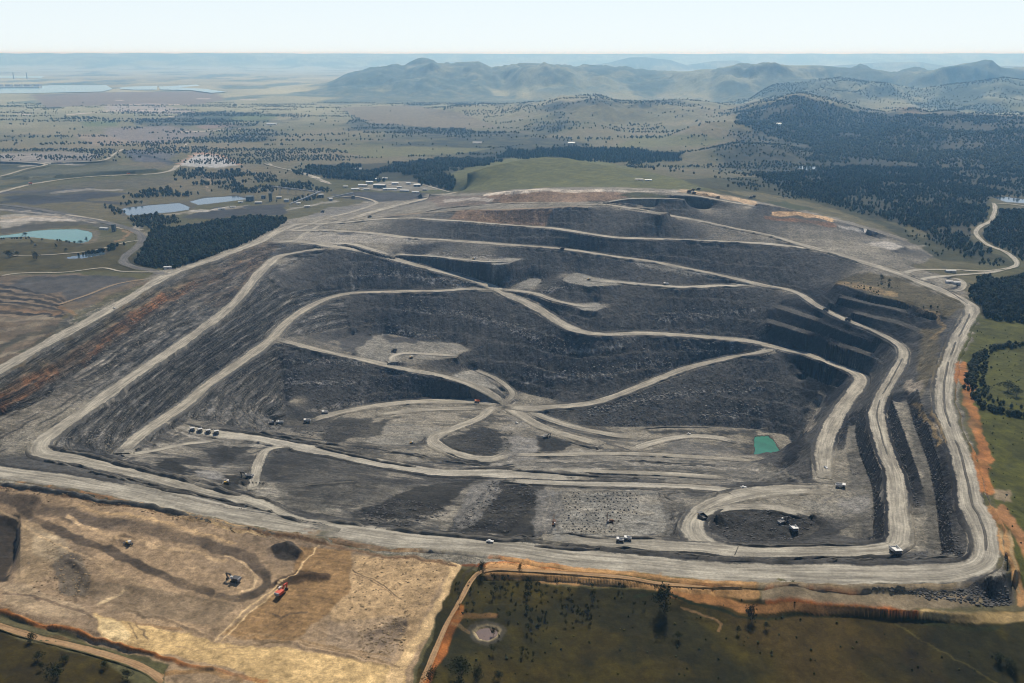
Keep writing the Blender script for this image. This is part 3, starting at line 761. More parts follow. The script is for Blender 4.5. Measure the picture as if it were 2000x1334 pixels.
# stripped ground in the front left
SOIL = PX('-200,932 0,948 200,975 400,1015 560,1046 640,1058 760,1084 905,1098 870,1170 840,1230 800,1340 780,1400 300,1400 330,1300 200,1262 0,1195 -200,1130')
soil = mask(SOIL)
paint(soil, (.275, .215, .145), 1, .12)
det[..., 0] = np.where(soil, 0.4, det[..., 0])
brn = fbm(GX + 3 * GY * .2, GY, 90, 4, 131)
col = np.where(soil[..., None], mix(col, C3(.175, .142, .105), 1.2 * np.clip(brn, 0, 1)), col)
scr = fbm(GX * .25 + GY * .12, GY * 1.0 - GX * .3, 9, 3, 141)
clod = fbm(GX, GY, 4.5, 3, 142)
def field(txt, c, k, var=.2):
    paint(soil & mask(PX(txt)), c, k, var)
field('588,1072 692,1074 690,1105 672,1158 640,1198 595,1234 575,1256 432,1234 521,1172 565,1120', (.215, .145, .072), .92, .15)
field('692,1085 880,1100 850,1160 800,1262 740,1250 650,1212 640,1198 672,1158 690,1105', (.36, .275, .165), .85, .3)
field('120,1118 300,1150 430,1172 470,1180 420,1218 300,1208 190,1180', (.175, .142, .100), .85, .3)
field('190,1200 245,1210 312,1225 417,1247 565,1265 714,1291 789,1306 789,1420 560,1420 476,1310 372,1286 245,1264 197,1247', (.46, .355, .185), .92, .25)
field('192,1204 235,1210 258,1240 245,1252 200,1244', (.54, .45, .27), .95, .1)
field('878,1096 921,1097 885,1172 826,1250 790,1310 770,1400 735,1400 760,1306 806,1247 860,1165', (.47, .365, .215), .95, .2)
field('640,1215 760,1200 800,1215 760,1290 640,1255', (.21, .175, .135), .6, .4)
field('700,1240 760,1215 800,1205 790,1240 740,1262', (.12, .10, .085), .6, .6)
field('0,1140 60,1150 150,1180 185,1205 120,1205 0,1182', (.29, .24, .17), .8, .3)
field('-60,1005 35,1008 30,1060 15,1135 -60,1140', (.028, .025, .022), .97, .2)
field('40,1010 110,1040 130,1070 100,1120 60,1150 30,1140', (.25, .20, .13), .8, .3)
field('112,1065 160,1090 172,1130 165,1165 115,1160 100,1110', (.085, .078, .066), .85, .5)
field('60,1030 130,1050 140,1075 100,1100 70,1080', (.34, .30, .22), .5, .5)
field('525,1083 545,1064 572,1066 592,1082 578,1098 545,1094', (.030, .028, .027), .97, .3)
field('513,1152 536,1132 573,1110 600,1112 640,1124 640,1136 588,1140 536,1156', (.055, .038, .025), .92, .4)
field('232,1066 228,1052 246,1046 266,1056 258,1070', (.12, .095, .07), .9, .4)
def mark(txt, w, c, k=.85):
    global col
    keep_ = col.copy()
    stroke(PX(txt), w, c, k)
    col = np.where(soil[..., None], col, keep_)
mark('-20,968 60,985 149,1012 283,1035 372,1053 440,1076 490,1098 513,1122', 21, (.10, .082, .064), .95)
mark('35,996 90,1024 171,1061 246,1091 335,1128 417,1158', 14, (.078, .064, .050), .97)
mark('513,1120 517,1142 500,1160 470,1168 432,1164', 13, (.072, .060, .046), .95)
mark('440,1088 480,1105 498,1125 492,1145 470,1156', 4, (.44, .35, .23))
mark('0,1000 60,1035 140,1075 230,1120 300,1150', 4, (.40, .32, .21), .7)
mark('130,1010 220,1050 300,1065 380,1082 440,1098', 6, (.41, .32, .205), .7)
mark('150,990 280,1015 380,1035 460,1060', 5, (.42, .32, .19), .75)
mark('423,1244 452,1215 482,1187 522,1160 560,1130 600,1092 626,1066', 2.5, (.58, .46, .28), .95)
mark('433,1248 462,1219 492,1191 532,1162 548,1150', 2.5, (.58, .46, .28), .95)
mark('190,1184 215,1172 245,1153', 5, (.36, .30, .2))
mark('258,1210 300,1222 350,1226', 4, (.20, .14, .08)); mark('250,1215 262,1228 270,1246', 3, (.17, .13, .08)); mark('262,1214 280,1232 290,1244', 3, (.17, .13, .08))
mark('430,1246 500,1232 560,1246 650,1262 760,1282', 4, (.23, .17, .10), .7)
mark('340,1262 420,1262 520,1252 600,1258 700,1278 780,1300', 2, (.2, .15, .09), .8)
mark('690,1118 730,1134 760,1152 790,1168', 2, (.10, .075, .05), .9); mark('694,1124 732,1140 764,1158', 1.5, (.10, .075, .05), .8)
mark('0,1160 90,1172 185,1205', 4, (.13, .10, .075), .7)
mark('0,1192 100,1220 200,1246 300,1275', 5, (.2, .13, .07), .7)
mark('530,1195 545,1205 560,1200 600,1196', 3, (.10, .075, .05), .8)
mark('0,952 200,981 400,1022 560,1050 640,1064 760,1088 890,1102', 4, (.13, .085, .05), .85)
mark('0,946 100,960 200,976', 5, (.30, .15, .06), .7)
mark('300,1000 420,1025 520,1046', 4, (.46, .36, .21), .7)
for k_ in range(9):
    mark('%d,%d %d,%d' % (560 + k_ * 4, 1212 + k_ * 5 - 40, 500 + k_ * 9, 1236 + k_ * 2), 1.2, (.15, .105, .06), .55)
rowsn = np.sin((GX * .18 + GY) * 1.15 + n2 * 2.5) * .5 + .5
pad = soil & mask(PX('588,1072 692,1074 690,1105 672,1158 640,1198 595,1234 432,1234 521,1172'))
col = np.where(pad[..., None], col * (0.90 + 0.2 * rowsn * (.4 + vnoise(GX / 14, GY / 14, 147)))[..., None], col)
col = np.where(soil[..., None], col * (1 + .05 * scr + .12 * clod)[..., None], col)
col = np.where(soil[..., None], col * C3(1.46, 1.32, 1.16), col)
# orange banks of subsoil
for ln, wd, c, k in (('900,1190 880,1240 860,1290 830,1330 820,1360', 14, (.44, .155, .04), .95), ('940,1104 1000,1105 1120,1110 1250,1112 1300,1122 1400,1128 1480,1130', 9, (.52, .18, .045), .95), ('960,1106 1060,1112 1200,1122', 10, (.58, .33, .14), .8),
                     ('960,1122 1100,1128 1230,1138 1320,1152 1420,1155 1480,1160', 15, (.56, .32, .13), .9), ('1310,1160 1400,1170 1470,1185 1560,1188 1650,1185', 14, (.50, .24, .085), .9), ('1500,1172 1650,1180 1720,1185 1770,1195 1800,1200', 9, (.40, .12, .03), .95), ('1480,1185 1600,1193 1720,1197', 13, (.50, .25, .09), .9),
                     ('1800,1200 1870,1205 1950,1208 2050,1205', 16, (.52, .37, .17), .9), ('0,1196 100,1225 200,1248 330,1290 420,1310 520,1334', 8, (.36, .14, .04), .95), ('-20,1215 60,1238 160,1262', 7, (.2, .13, .06), .8), ('330,1315 400,1312 470,1330', 9, (.36, .2, .07), .8),
                     ('1880,720 1895,790 1912,850 1925,900 1932,960', 17, (.40, .17, .055), .95), ('1945,1010 1970,1060 1985,1120 1995,1180', 16, (.55, .31, .13), .9), ('1960,1000 1990,1040 2020,1100', 18, (.36, .18, .075), .85), ('1972,1040 1985,1100 1988,1160', 6, (.46, .34, .18), .8), ('905,1100 935,1108 945,1104', 6, (.22, .08, .03), .8), ('895,1165 912,1120 930,1108', 5, (.05, .04, .02), .8)):
    stroke(PX(ln), wd, c, k)
paint(mask(PX('1490,1134 1600,1148 1700,1152 1880,1162 1930,1170 1900,1188 1760,1190 1640,1180 1490,1170')), (.30, .235, .15), .9, .2)
paint(mask(PX('1915,1160 1945,1130 1978,1140 1980,1185 1930,1188')), (.09, .085, .075), .9, .4)
paint(mask(PX('1938,955 1972,958 1972,980 1945,978')), (.36, .28, .18), .9)
stroke(PX('1750,1215 1800,1245 1860,1285 1950,1330'), 3, (.12, .10, .03), .7)
stroke(PX('1330,1185 1380,1200 1410,1215 1405,1230'), 4, (.28, .17, .08), .6)
stroke(PX('1240,1168 1300,1160 1380,1180 1440,1198 1500,1206 1620,1203 1700,1198 1780,1208 1870,1228 1950,1225'), 6, (.022, .03, .010), .9)
# damp margins round the ponds
for nm_, z_, k_, wp_, l_ in pond_world:
    if nm_ in ('farm_dam',): continue
    cen_ = wp_.mean(0)
    m = inpoly(fX + 6 * n4.ravel(), fY + 6 * n2.ravel(), cen_ + (wp_ - cen_) * 1.16).reshape(GX.shape)
    paint(m, (.10, .09, .07) if k_ != 'turq' else (.19, .16, .11), .8, .3)
# farm dam rim
for rad, c in ((1.75, (.085, .075, .055)), (1.28, (.42, .34, .2))):
    wp = [w for n, z, k, w, l in pond_world if n == 'farm_dam'][0]
    cen = wp.mean(0)
    m = inpoly(fX, fY, cen + (wp - cen) * rad).reshape(GX.shape)
    paint(m, c, .9, .3)
stroke(PX('888,1203 930,1205 970,1208'), 7, (.24, .13, .05), .8)
stroke(PX('875,1210 900,1220 920,1235'), 6, (.3, .2, .1), .7)
# left: graded spoil rows, orange edge
lp = mask(PX('-200,540 150,535 270,545 290,555 130,615 110,640 60,700 -200,760'))
paint(lp, (.16, .125, .085), 1, .3)
paint(lp & mask(PX('40,545 200,538 260,550 150,590 60,575 0,565')), (.085, .085, .085), .85, .3)
paint(lp & mask(PX('75,575 120,570 130,590 110,598 80,590')), (.24, .18, .12), .7)
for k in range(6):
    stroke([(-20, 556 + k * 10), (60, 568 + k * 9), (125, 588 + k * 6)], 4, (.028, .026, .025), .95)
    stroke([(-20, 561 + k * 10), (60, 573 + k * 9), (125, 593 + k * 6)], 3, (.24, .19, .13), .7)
stroke(PX('-60,600 40,605 115,612'), 6, (.24, .15, .08), .6)
stroke(PX('120,600 140,607 148,618'), 6, (.27, .16, .07), .6)
for ln in ('-40,650 40,640 100,630', '-40,675 30,665 80,655', '-40,625 50,622 110,620', '-40,700 20,690 60,682'):
    stroke(PX(ln), 6, (.30, .26, .19), .5)
stroke(PX('40,690 90,660 130,640 190,610 260,570'), 7, (.055, .058, .03), .7)
stroke(PX('20,548 100,542 190,540 260,545'), 5, (.06, .06, .058), .8)
stroke(PX('150,620 210,585 280,560'), 8, (.11, .10, .05), .8)
stroke(PX('-60,725 40,655 130,635'), 9, (.07, .068, .05), .8)
# coal yard and plant at the left back
for p, c, k in (('350,425 380,415 430,405 560,398 560,420 480,420 420,428', (.05, .05, .052), .95), ('640,380 700,374 780,376 840,378 800,392 740,394 680,388', (.06, .06, .064), .95), ('690,368 750,355 840,352 880,370 780,374', (.28, .26, .22), .8),
                ('0,420 40,418 160,424 100,432 0,448', (.36, .34, .29), .9), ('0,448 60,436 170,430 200,436 100,446 0,458', (.075, .07, .06), .8), ('0,385 100,375 180,372 250,378 160,392 60,400', (.05, .05, .055), .95), ('0,402 120,415 200,436 100,420 0,412', (.06, .06, .062), .8), ('0,300 60,304 180,312 60,318 0,316', (.34, .32, .27), .8), ('240,296 262,292 300,312 260,316', (.045, .05, .055), .9), ('0,398 120,412 220,438 250,448 160,438 0,412', (.12, .12, .12), .6),
                ('345,323 385,299 425,303 468,322 420,328', (.42, .42, .41), .9), ('262,310 330,315 345,322 300,325', (.05, .055, .06), .8), ('60,425 160,428 180,440 60,440', (.10, .09, .06), .7), ('0,300 120,296 200,300 180,315 0,322', (.22, .20, .18), .8), ('250,292 340,296 330,318 260,315', (.10, .10, .11), .8),
                ('0,325 120,330 300,318 320,328 180,345 0,352', (.10, .10, .06), .8), ('0,375 200,352 340,345 330,360 100,385', (.11, .10, .065), .8), ('640,405 720,400 720,412 600,425', (.22, .21, .19), .8), ('235,320 300,330 330,325 320,315', (.16, .13, .08), .6)):
    paint(mask(PX(p)), c, k, .25)
for ln, wd, c in (('345,324 385,299 430,303 470,322', 4, (.36, .22, .13)), ('0,425 150,423', 3, (.45, .38, .28)), ('265,445 280,460 272,475', 10, (.36, .33, .27)), ('0,377 80,375 180,368', 5, (.08, .08, .085)), ('225,470 245,465 250,455 240,450', 4, (.3, .2, .11))):
    stroke(PX(ln), wd, c, .8)
for ln, wd, c in (('0,432 60,428 150,430', 5, (.5, .46, .4)), ('0,395 80,388 160,392 250,398', 4, (.05, .05, .052)), ('0,410 60,414 130,424 190,436', 3, (.32, .3, .26)), ('0,350 60,342 120,340', 4, (.05, .055, .035)), ('0,366 100,350 220,338 300,332', 5, (.05, .06, .03)), ('40,325 100,318 160,322', 3, (.4, .37, .31)), ('260,300 300,308 340,318', 4, (.03, .035, .04)), ('100,378 170,370 240,372', 3, (.3, .28, .24)), ('320,420 420,410 480,404', 3, (.3, .27, .2)), ('375,412 430,410 445,404', 3, (.5, .48, .44)), ('410,345 405,360 408,372', 3, (.36, .28, .19)), ('590,338 645,358', 3, (.6, .55, .45)), ('560,410 620,398 660,392', 3, (.35, .33, .28)), ('640,425 700,410 730,398', 3, (.3, .28, .24))):
    stroke(PX(ln), wd, c, .9)
col = col * (1 + .40 * sstep(3000, 4800, RR)[:, None, None])  # brighter with distance: haze put into the ground colour
# far country: pale cuts, crops, dark scrub
for p, c in (('200,203 290,200 350,212 400,222 310,222 210,218', (.40, .36, .32)), ('60,185 200,180 420,178 440,195 380,205 220,205 90,210', (.21, .165, .13)), ('205,250 330,245 420,262 300,280 210,278', (.24, .21, .19)), ('160,238 230,235 230,246 165,247', (.13, .17, .06)), ('380,225 520,222 530,236 420,238', (.13, .17, .06)),
             ('145,262 200,262 260,278 180,285', (.3, .24, .17)), ('380,246 440,240 470,245 400,252', (.28, .2, .16)), ('640,290 800,286 960,290 900,300 720,308', (.16, .16, .06)), ('660,210 800,205 900,220 980,250 860,250 720,240', (.21, .175, .11)), ('1250,265 1360,262 1420,272 1380,285 1200,288', (.16, .165, .06)), ('1120,210 1170,205 1250,215 1290,235 1180,245 1120,235', (.17, .16, .08)), ('1395,242 1440,237 1480,248 1430,255', (.18, .16, .07)), ('1580,205 1650,200 1700,212 1600,215', (.16, .16, .07)), ('1750,210 1790,208 1815,220 1770,222', (.2, .15, .09)), ('1770,200 1900,190 2050,200 2050,220 1850,218', (.17, .18, .08)), ('1480,190 1560,175 1500,168 1440,175 1400,190', (.17, .17, .09)), ('500,222 545,222 540,232 480,232', (.14, .18, .07))):
    paint(mask(PX(p)), c, .85, .2)
for ln in ('205,205 300,203 370,205', '195,217 240,216 330,216', '330,228 400,226 450,223', '130,224 220,217', '350,258 400,256 470,250', '30,222 60,224', '225,196 240,196', '385,193 410,193', '470,195 500,195', '30,292 60,293 80,292', '350,272 365,280 360,286', '525,320 530,321', '820,313 850,315'):
    stroke(PX(ln), 1.3, (.6, .54, .46), .9, raw=True)
wood = fbm(GX * .6, GY * .35, 420, 5, 201)
wmask = sstep(.12, .42, wood + .25 * sstep(150, 420, Z * 1.0 + 0)) * sstep(2600, 3800, RR)[:, None]
hillw = sstep(30, 110, Z) * sstep(4800, 6000, RR)[:, None] * sstep(-.35, .25, fbm(GX, GY, 380, 6, 207, .62) + .5 * fbm(GX, GY, 70, 3, 208))
wmask = np.clip(wmask * .85 * (1 + .6 * fbm(GX, GY, 60, 3, 209)) + hillw * .75, 0, 1)
keep = np.zeros(GX.shape, bool)
for p in ('860,345 960,312 1080,303 1180,315 1330,350 1400,372 1000,372', '640,290 800,286 960,290 900,300 720,308', '660,212 800,208 900,220 980,250 860,250 720,240', '1120,210 1170,205 1250,215 1290,235 1180,245 1120,235', '60,188 200,183 420,180 440,195 380,205 220,205 90,210'):
    keep |= mask(PX(p))
wmask = wmask * (1 - blur(keep, 2))
col = mix(col, C3(.36, .44, .44), sstep(15000, 24000, RR)[:, None] * np.ones_like(n1) * .9)  # remotest land painted the pale blue of haze
wcol = mix(np.zeros(GX.shape + (3,)) + C3(.020, .026, .016), C3(.085, .135, .125), sstep(5200, 9500, RR)[:, None] * np.ones_like(n1))  # far woods lightened and blued as if seen through haze
col = mix(col, C3(.25, .29, .21), sstep(30, 90, Z) * sstep(6500, 9000, RR)[:, None] * .8)  # hazy tone painted into the far hill grass
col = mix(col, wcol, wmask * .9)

FOREST = {
 'block': PX('255,512 270,495 285,470 290,456 300,447 360,440 420,430 500,421 556,425 545,440 500,462 440,487 380,510 340,521 300,524 262,518'),
 'rightblock': PX('1900,562 1908,546 1960,541 2000,532 2300,520 2300,640 1960,620 1925,614 1905,590'),
 'roadside': PX('1950,408 2300,416 2300,515 1992,505 1966,486 1920,462 1926,443 1946,428'),
 'rightwood': PX('1480,342 1560,330 1700,322 2000,332 2350,345 2350,392 1935,380 1930,425 1896,445 1900,470 1940,490 1900,500 1830,470 1790,445 1700,425 1640,400 1560,380'),
 'slope': PX('1440,215 1520,196 1560,184 1600,196 1680,218 1740,224 1850,222 2000,228 2400,230 2400,340 2000,334 1700,326 1600,328 1560,315 1600,290 1500,262 1440,240'),
 'band': PX('960,304 1000,292 1150,286 1330,297 1335,310 1240,314 1120,310'),
 'plantwood': PX('570,335 620,322 760,318 900,308 1000,303 980,314 885,326 862,336 880,346 904,362 880,370 800,354 740,352 640,345'),
}
for k in FOREST:
    paint(mask(FOREST[k]), (.020, .022, .010), .9 if 'block' in k else .72, .35)

fine_ = fbm(GX, GY, 7, 3, 171)
col = col * (1 + .16 * fine_ * sstep(2600, 900, RR)[:, None])[..., None]
# ------------------------------------------------------------------ relief below the trace
rough = fbm(GX, GY, 22, 4, 301) * .7 + fbm(GX, GY, 6, 2, 302) * .42
rough2 = fbm(GX, GY, 60, 4, 303) * 1.6
hold = blur(con_full := np.vstack([con, np.zeros((NR - N1, NT), bool)]), 1)
mineb = blur(mine, 2)
amp = np.where(mine, 0.6 + 1.4 * sstep(.2, .6, slope), 0.5) * (1 - .65 * det[..., 1])
gully = fbm(GX, GY * .15, 10, 3, 305) * sstep(.4, .65, slope) * mineb * 1.9 * (1 - det[..., 1])
lz = BASEZ + fbm(GX, GY, 260, 3, 307) * 8
lp_ = (lz / 24.0) % 1.0
lift_ = (np.where(lp_ < .16, lp_ * .25, .04 + (lp_ - .16) / .84 * .96) - lp_) * 24.0
gully = gully + lift_ * sstep(.45, .65, slope) * mineb * (1 - det[..., 1]) * .8
Z = Z + (rough * amp + gully) * (1 - .85 * hold) * (1 - sstep(3000, 5000, RR))[:, None]
Z = Z + rough2 * (~mine) * (1 - hold) * (1 - sstep(3000, 5000, RR))[:, None]
# ledges of the layered left wall
per = 10.0
zz = BASEZ + fbm(GX, GY, 160, 3, 311) * 5 + n2 * .5
ph = (zz / per) % 1.0
ledge = (np.where(ph < .62, ph / .62 * .18, .18 + (ph - .62) / .38 * .82) - ph) * per
Z = Z + ledge * np.clip(det[..., 1] * 1.4, 0, 1) * (1 - hold)
# broken faces on the right walls
for poly in coalz[2:4]:
    m = blur(mask(poly), 2) * sstep(.4, .8, slope)
    Z = Z + m * fbm(GX, GY, 12, 3, 331) * 2.5 * (1 - hold)
heap = mask(PX('690,1000 760,970 860,985 880,1000 800,1030 720,1025 690,1015')) | mask(PX('870,1035 960,940 1010,945 1060,960 1030,1000 1000,1040 900,1045')) | mask(PX('1380,1040 1400,1005 1480,995 1560,1000 1600,1020 1560,1055 1450,1060'))
Z = Z + blur(heap, 3) * (fbm(GX, GY, 16, 3, 335) * 2.6)
Z = Z + blur(soil, 2) * (fbm(GX, GY, 35, 4, 341) * 1.0 + fbm(GX, GY, 5, 2, 343) * .35)
lump = soil & mask(PX('690,1090 760,1085 890,1100 850,1150 820,1210 780,1250 700,1240 640,1210 680,1160'))
Z = Z + blur(lump, 2) * np.maximum(fbm(GX, GY, 9, 3, 345), 0) * .8
for _ln, _wd, _hh in (('0,948 200,976 400,1016 560,1047 640,1058', 7, 2.2), ('0,1197 100,1226 200,1249 330,1290 420,1312', 6, 2.5), ('250,1190 330,1212 420,1243', 4, 1.5), ('500,1243 640,1272 760,1300', 4, 1.5), ('540,1140 580,1122 630,1128', 9, 3.0), ('530,1080 560,1070 585,1082', 12, 4.0), ('230,1066 225,1050 245,1045 265,1055', 4, 1.6), ('100,1110 130,1100 160,1110 150,1170', 8, 2.5), ('720,1240 760,1225 795,1215', 6, 2.0), ('905,1105 870,1180 830,1265 800,1334', 3, 1.2)):
    _d = dist_line(fU, fV, PX(_ln), _wd * 2.2).reshape(GX.shape)
    Z = Z + np.clip(1 - _d / _wd, 0, 1) * _hh * (1 + .5 * n4)
# blast-hole collars on the drill bench
DRILL = inpoly(rU, rV, PX('1100,962 1280,962 1290,1000 1240,1040 1095,1040')).reshape(GX.shape)

def zat(x, y):
    x = np.asarray(x, float); y = np.asarray(y, float)
    r = np.hypot(x, y)
    fi = np.interp(np.log(r), np.log(RR), np.arange(NR))
    fj = np.clip((np.arctan2(x, y) - TH[0]) / DT, 0, NT - 1.001)
    i = np.clip(fi.astype(int), 0, NR - 2); j = fj.astype(int)
    a = fi - i; b = fj - j
    return (Z[i, j] * (1 - a) * (1 - b) + Z[i + 1, j] * a * (1 - b) + Z[i, j + 1] * (1 - a) * b + Z[i + 1, j + 1] * a * b)

def pick(u, v):
    """ground point seen at a pixel of the photograph"""
    w = v - 667.0
    dx, dy, dz = u - 1000.0, F * CP - w * SP, -(F * SP + w * CP)
    ts = np.exp(np.linspace(math.log(.25), math.log(60), 9000))
    x, y, z = dx * ts, dy * ts, H + dz * ts
    g = zat(x, y)
    k = np.argmax(z < g)
    if k == 0:
        k = len(ts) - 1
    return float(x[k]), float(y[k]), float(g[k])

# ------------------------------------------------------------------ materials
def new_mat(name):
    m = bpy.data.materials.new(name)
    m.use_nodes = True
    nt = m.node_tree
    b = nt.nodes["Principled BSDF"]
    b.inputs["Roughness"].default_value = 0.9
    b.inputs["Specular IOR Level"].default_value = 0.15
    return m, nt, b

def N(nt, typ, **kw):
    n = nt.nodes.new(typ)
    for k, v in kw.items():
        if isinstance(k, str) and hasattr(n, k):
            setattr(n, k, v)
    return n

def noise(nt, vec, scale, detail=4, rough=.6):
    n = nt.nodes.new("ShaderNodeTexNoise")
    n.inputs["Scale"].default_value = scale
    n.inputs["Detail"].default_value = detail
    n.inputs["Roughness"].default_value = rough
    nt.links.new(vec, n.inputs["Vector"])
    return n.outputs["Fac"]

def mapr(nt, val, a, b, c, d):
    n = nt.nodes.new("ShaderNodeMapRange")
    n.inputs[1].default_value = a; n.inputs[2].default_value = b; n.inputs[3].default_value = c; n.inputs[4].default_value = d
    nt.links.new(val, n.inputs[0])
    return n.outputs[0]

def mathn(nt, op, a, b):
    n = nt.nodes.new("ShaderNodeMath"); n.operation = op
    for k, s in enumerate((a, b)):
        if isinstance(s, (int, float)):
            n.inputs[k].default_value = s
        else:
            nt.links.new(s, n.inputs[k])
    return n.outputs[0]

def scaled(nt, vec, sc):
    n = nt.nodes.new("ShaderNodeVectorMath"); n.operation = 'MULTIPLY'
    n.inputs[1].default_value = sc
    nt.links.new(vec, n.inputs[0])
    return n.outputs[0]

def mulcol(nt, colr, fac):
    n = nt.nodes.new("ShaderNodeVectorMath"); n.operation = 'SCALE'
    nt.links.new(colr, n.inputs[0]); nt.links.new(fac, n.inputs["Scale"])
    return n.outputs[0]

def ground_material():
    m, nt, b = new_mat("ground_surface")
    geo = nt.nodes.new("ShaderNodeNewGeometry").outputs["Position"]
    ca = nt.nodes.new("ShaderNodeAttribute"); ca.attribute_name = "albedo"
    da = nt.nodes.new("ShaderNodeAttribute"); da.attribute_name = "detail"
    sep = nt.nodes.new("ShaderNodeSeparateXYZ"); nt.links.new(da.outputs["Vector"], sep.inputs[0])
    g1 = mathn(nt, 'MULTIPLY', mapr(nt, noise(nt, geo, .22, 6, .8), .34, .66, .35, 1.65), mapr(nt, noise(nt, geo, .75, 3, .8), .34, .66, .62, 1.38))
    g2 = mapr(nt, noise(nt, geo, .045, 4, .6), .3, .7, .75, 1.25)
    # bedding of the layered wall: thin in height, long along the wall
    st = noise(nt, scaled(nt, geo, (.05, .022, .55)), 1.0, 4, .75)
    st = mapr(nt, st, .38, .62, .22, 1.9)
    stm = nt.nodes.new("ShaderNodeMix"); stm.data_type = 'FLOAT'
    stm.inputs[2].default_value = 1.0
    nt.links.new(sep.outputs[1], stm.inputs[0]); nt.links.new(st, stm.inputs[3])
    # streaks down tipped faces
    sk = noise(nt, scaled(nt, geo, (.11, .012, .02)), 1.0, 4, .65)
    sk = mapr(nt, sk, .3, .7, .72, 1.28)
    skm = nt.nodes.new("ShaderNodeMix"); skm.data_type = 'FLOAT'
    skm.inputs[2].default_value = 1.0
    nt.links.new(sep.outputs[2], skm.inputs[0]); nt.links.new(sk, skm.inputs[3])
    g1 = mathn(nt, 'ADD', 1.0, mathn(nt, 'MULTIPLY', mathn(nt, 'SUBTRACT', g1, 1.0), mapr(nt, sep.outputs[0], .25, .9, .45, 1.0)))
    f = mathn(nt, 'MULTIPLY', mathn(nt, 'MULTIPLY', g1, g2), mathn(nt, 'MULTIPLY', stm.outputs[0], skm.outputs[0]))
    nt.links.new(mulcol(nt, ca.outputs["Color"], f), b.inputs["Base Color"])
    bump = nt.nodes.new("ShaderNodeBump")
    bump.inputs["Distance"].default_value = 3.2
    nt.links.new(sep.outputs[0], bump.inputs["Strength"])
    hh = mathn(nt, 'ADD', noise(nt, geo, .16, 6, .7), mathn(nt, 'MULTIPLY', mathn(nt, 'MULTIPLY', st, .5), sep.outputs[1]))
    nt.links.new(hh, bump.inputs["Height"])
    nt.links.new(bump.outputs[0], b.inputs["Normal"])
    return m

GROUND_MAT = ground_material()

def mesh_np(name, verts, faces, mat, smooth=True, attrs=None, uv=None):
    me = bpy.data.meshes.new(name)
    verts = np.asarray(verts, np.float32); faces = np.asarray(faces, np.int32)
    nv, nf, k = len(verts), len(faces), faces.shape[1]
    me.vertices.add(nv); me.vertices.foreach_set("co", verts.ravel())
    me.loops.add(nf * k); me.loops.foreach_set("vertex_index", faces.ravel())
    me.polygons.add(nf); me.polygons.foreach_set("loop_start", np.arange(0, nf * k, k, dtype=np.int32))
    me.polygons.foreach_set("use_smooth", np.full(nf, smooth))
    me.update(calc_edges=True)
    for an, (typ, arr) in (attrs or {}).items():
        a = me.attributes.new(an, typ, 'POINT')
        if typ == 'FLOAT_COLOR':
            a.data.foreach_set("color", np.column_stack([arr, np.ones(nv)]).astype(np.float32).ravel())
        elif typ == 'FLOAT_VECTOR':
            a.data.foreach_set("vector", arr.astype(np.float32).ravel())
    if uv is not None:
        l = me.uv_layers.new(name="UVMap")
        l.data.foreach_set("uv", uv[faces.ravel()].astype(np.float32).ravel())
    if mat:
        me.materials.append(mat)
    return me

def link(name, me, parent=None, **props):
    o = bpy.data.objects.new(name, me)
    COL.objects.link(o)
    if parent:
        o.parent = parent
    for k, v in props.items():
        o[k] = v
    return o

# split the ground sheet: mine, stripped soil, pasture, far hills
idx = np.arange(NR * NT).reshape(NR, NT)
quads = np.stack([idx[:-1, :-1], idx[:-1, 1:], idx[1:, 1:], idx[1:, :-1]], -1)[:, :, ::1]
zone = np.zeros((NR - 1, NT - 1), int)
zone[mine[:-1, :-1]] = 1
zone[soil[:-1, :-1] & ~mine[:-1, :-1]] = 2
zone[N1:, :] = 3
allv = np.stack([GX, GY, Z], -1).reshape(-1, 3)
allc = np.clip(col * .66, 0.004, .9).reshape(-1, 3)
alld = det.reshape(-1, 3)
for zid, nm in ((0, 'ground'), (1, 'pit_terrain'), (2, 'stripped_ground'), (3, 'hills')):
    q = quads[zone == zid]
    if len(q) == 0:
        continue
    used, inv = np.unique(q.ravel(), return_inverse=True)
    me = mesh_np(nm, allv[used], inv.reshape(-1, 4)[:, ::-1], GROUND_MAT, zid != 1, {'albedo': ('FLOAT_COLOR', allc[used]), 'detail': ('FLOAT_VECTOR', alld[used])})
    link(nm, me, kind='structure')

# the rest of the plain, outside the photograph's view: a coarse sheet that carries the ground on all round
oth = np.linspace(TH[-1] - .002, 2 * math.pi + TH[0] + .002, 110)
orr = np.exp(np.linspace(math.log(3), math.log(RF_END), 150))
ang = np.concatenate([oth, np.linspace(TH[0] + .01, TH[-1] - .01, 50) + 2 * math.pi])
OX = orr[:, None] * np.sin(ang)[None]; OY = orr[:, None] * np.cos(ang)[None]
iz = np.clip(np.searchsorted(RR, orr), 0, NR - 1)
wgt = np.clip((ang - oth[0]) / (oth[-1] - oth[0]), 0, 1)
OZ = Z[iz][:, -1][:, None] * (1 - wgt) + Z[iz][:, 0][:, None] * wgt
frontz = np.interp(ang - 2 * math.pi, TH, Z[0])
OZ = np.where((ang > oth[-1])[None, :], np.broadcast_to(frontz, OZ.shape), OZ) - .4
oi = np.arange(OX.size).reshape(OX.shape)
oq = np.stack([oi[:-1, :-1], oi[:-1, 1:], oi[1:, 1:], oi[1:, :-1]], -1)
inside_fan = (ang[:-1] > oth[-1] - .001)[None, :] & (orr[1:] > R0 + 4)[:, None]
oq = oq[~inside_fan]
ocol = np.zeros(OX.shape + (3,)) + C3(.050, .048, .014)
ocol = mix(ocol, C3(.10, .085, .035), .5 + .8 * fbm(OX, OY, 300, 4, 191))
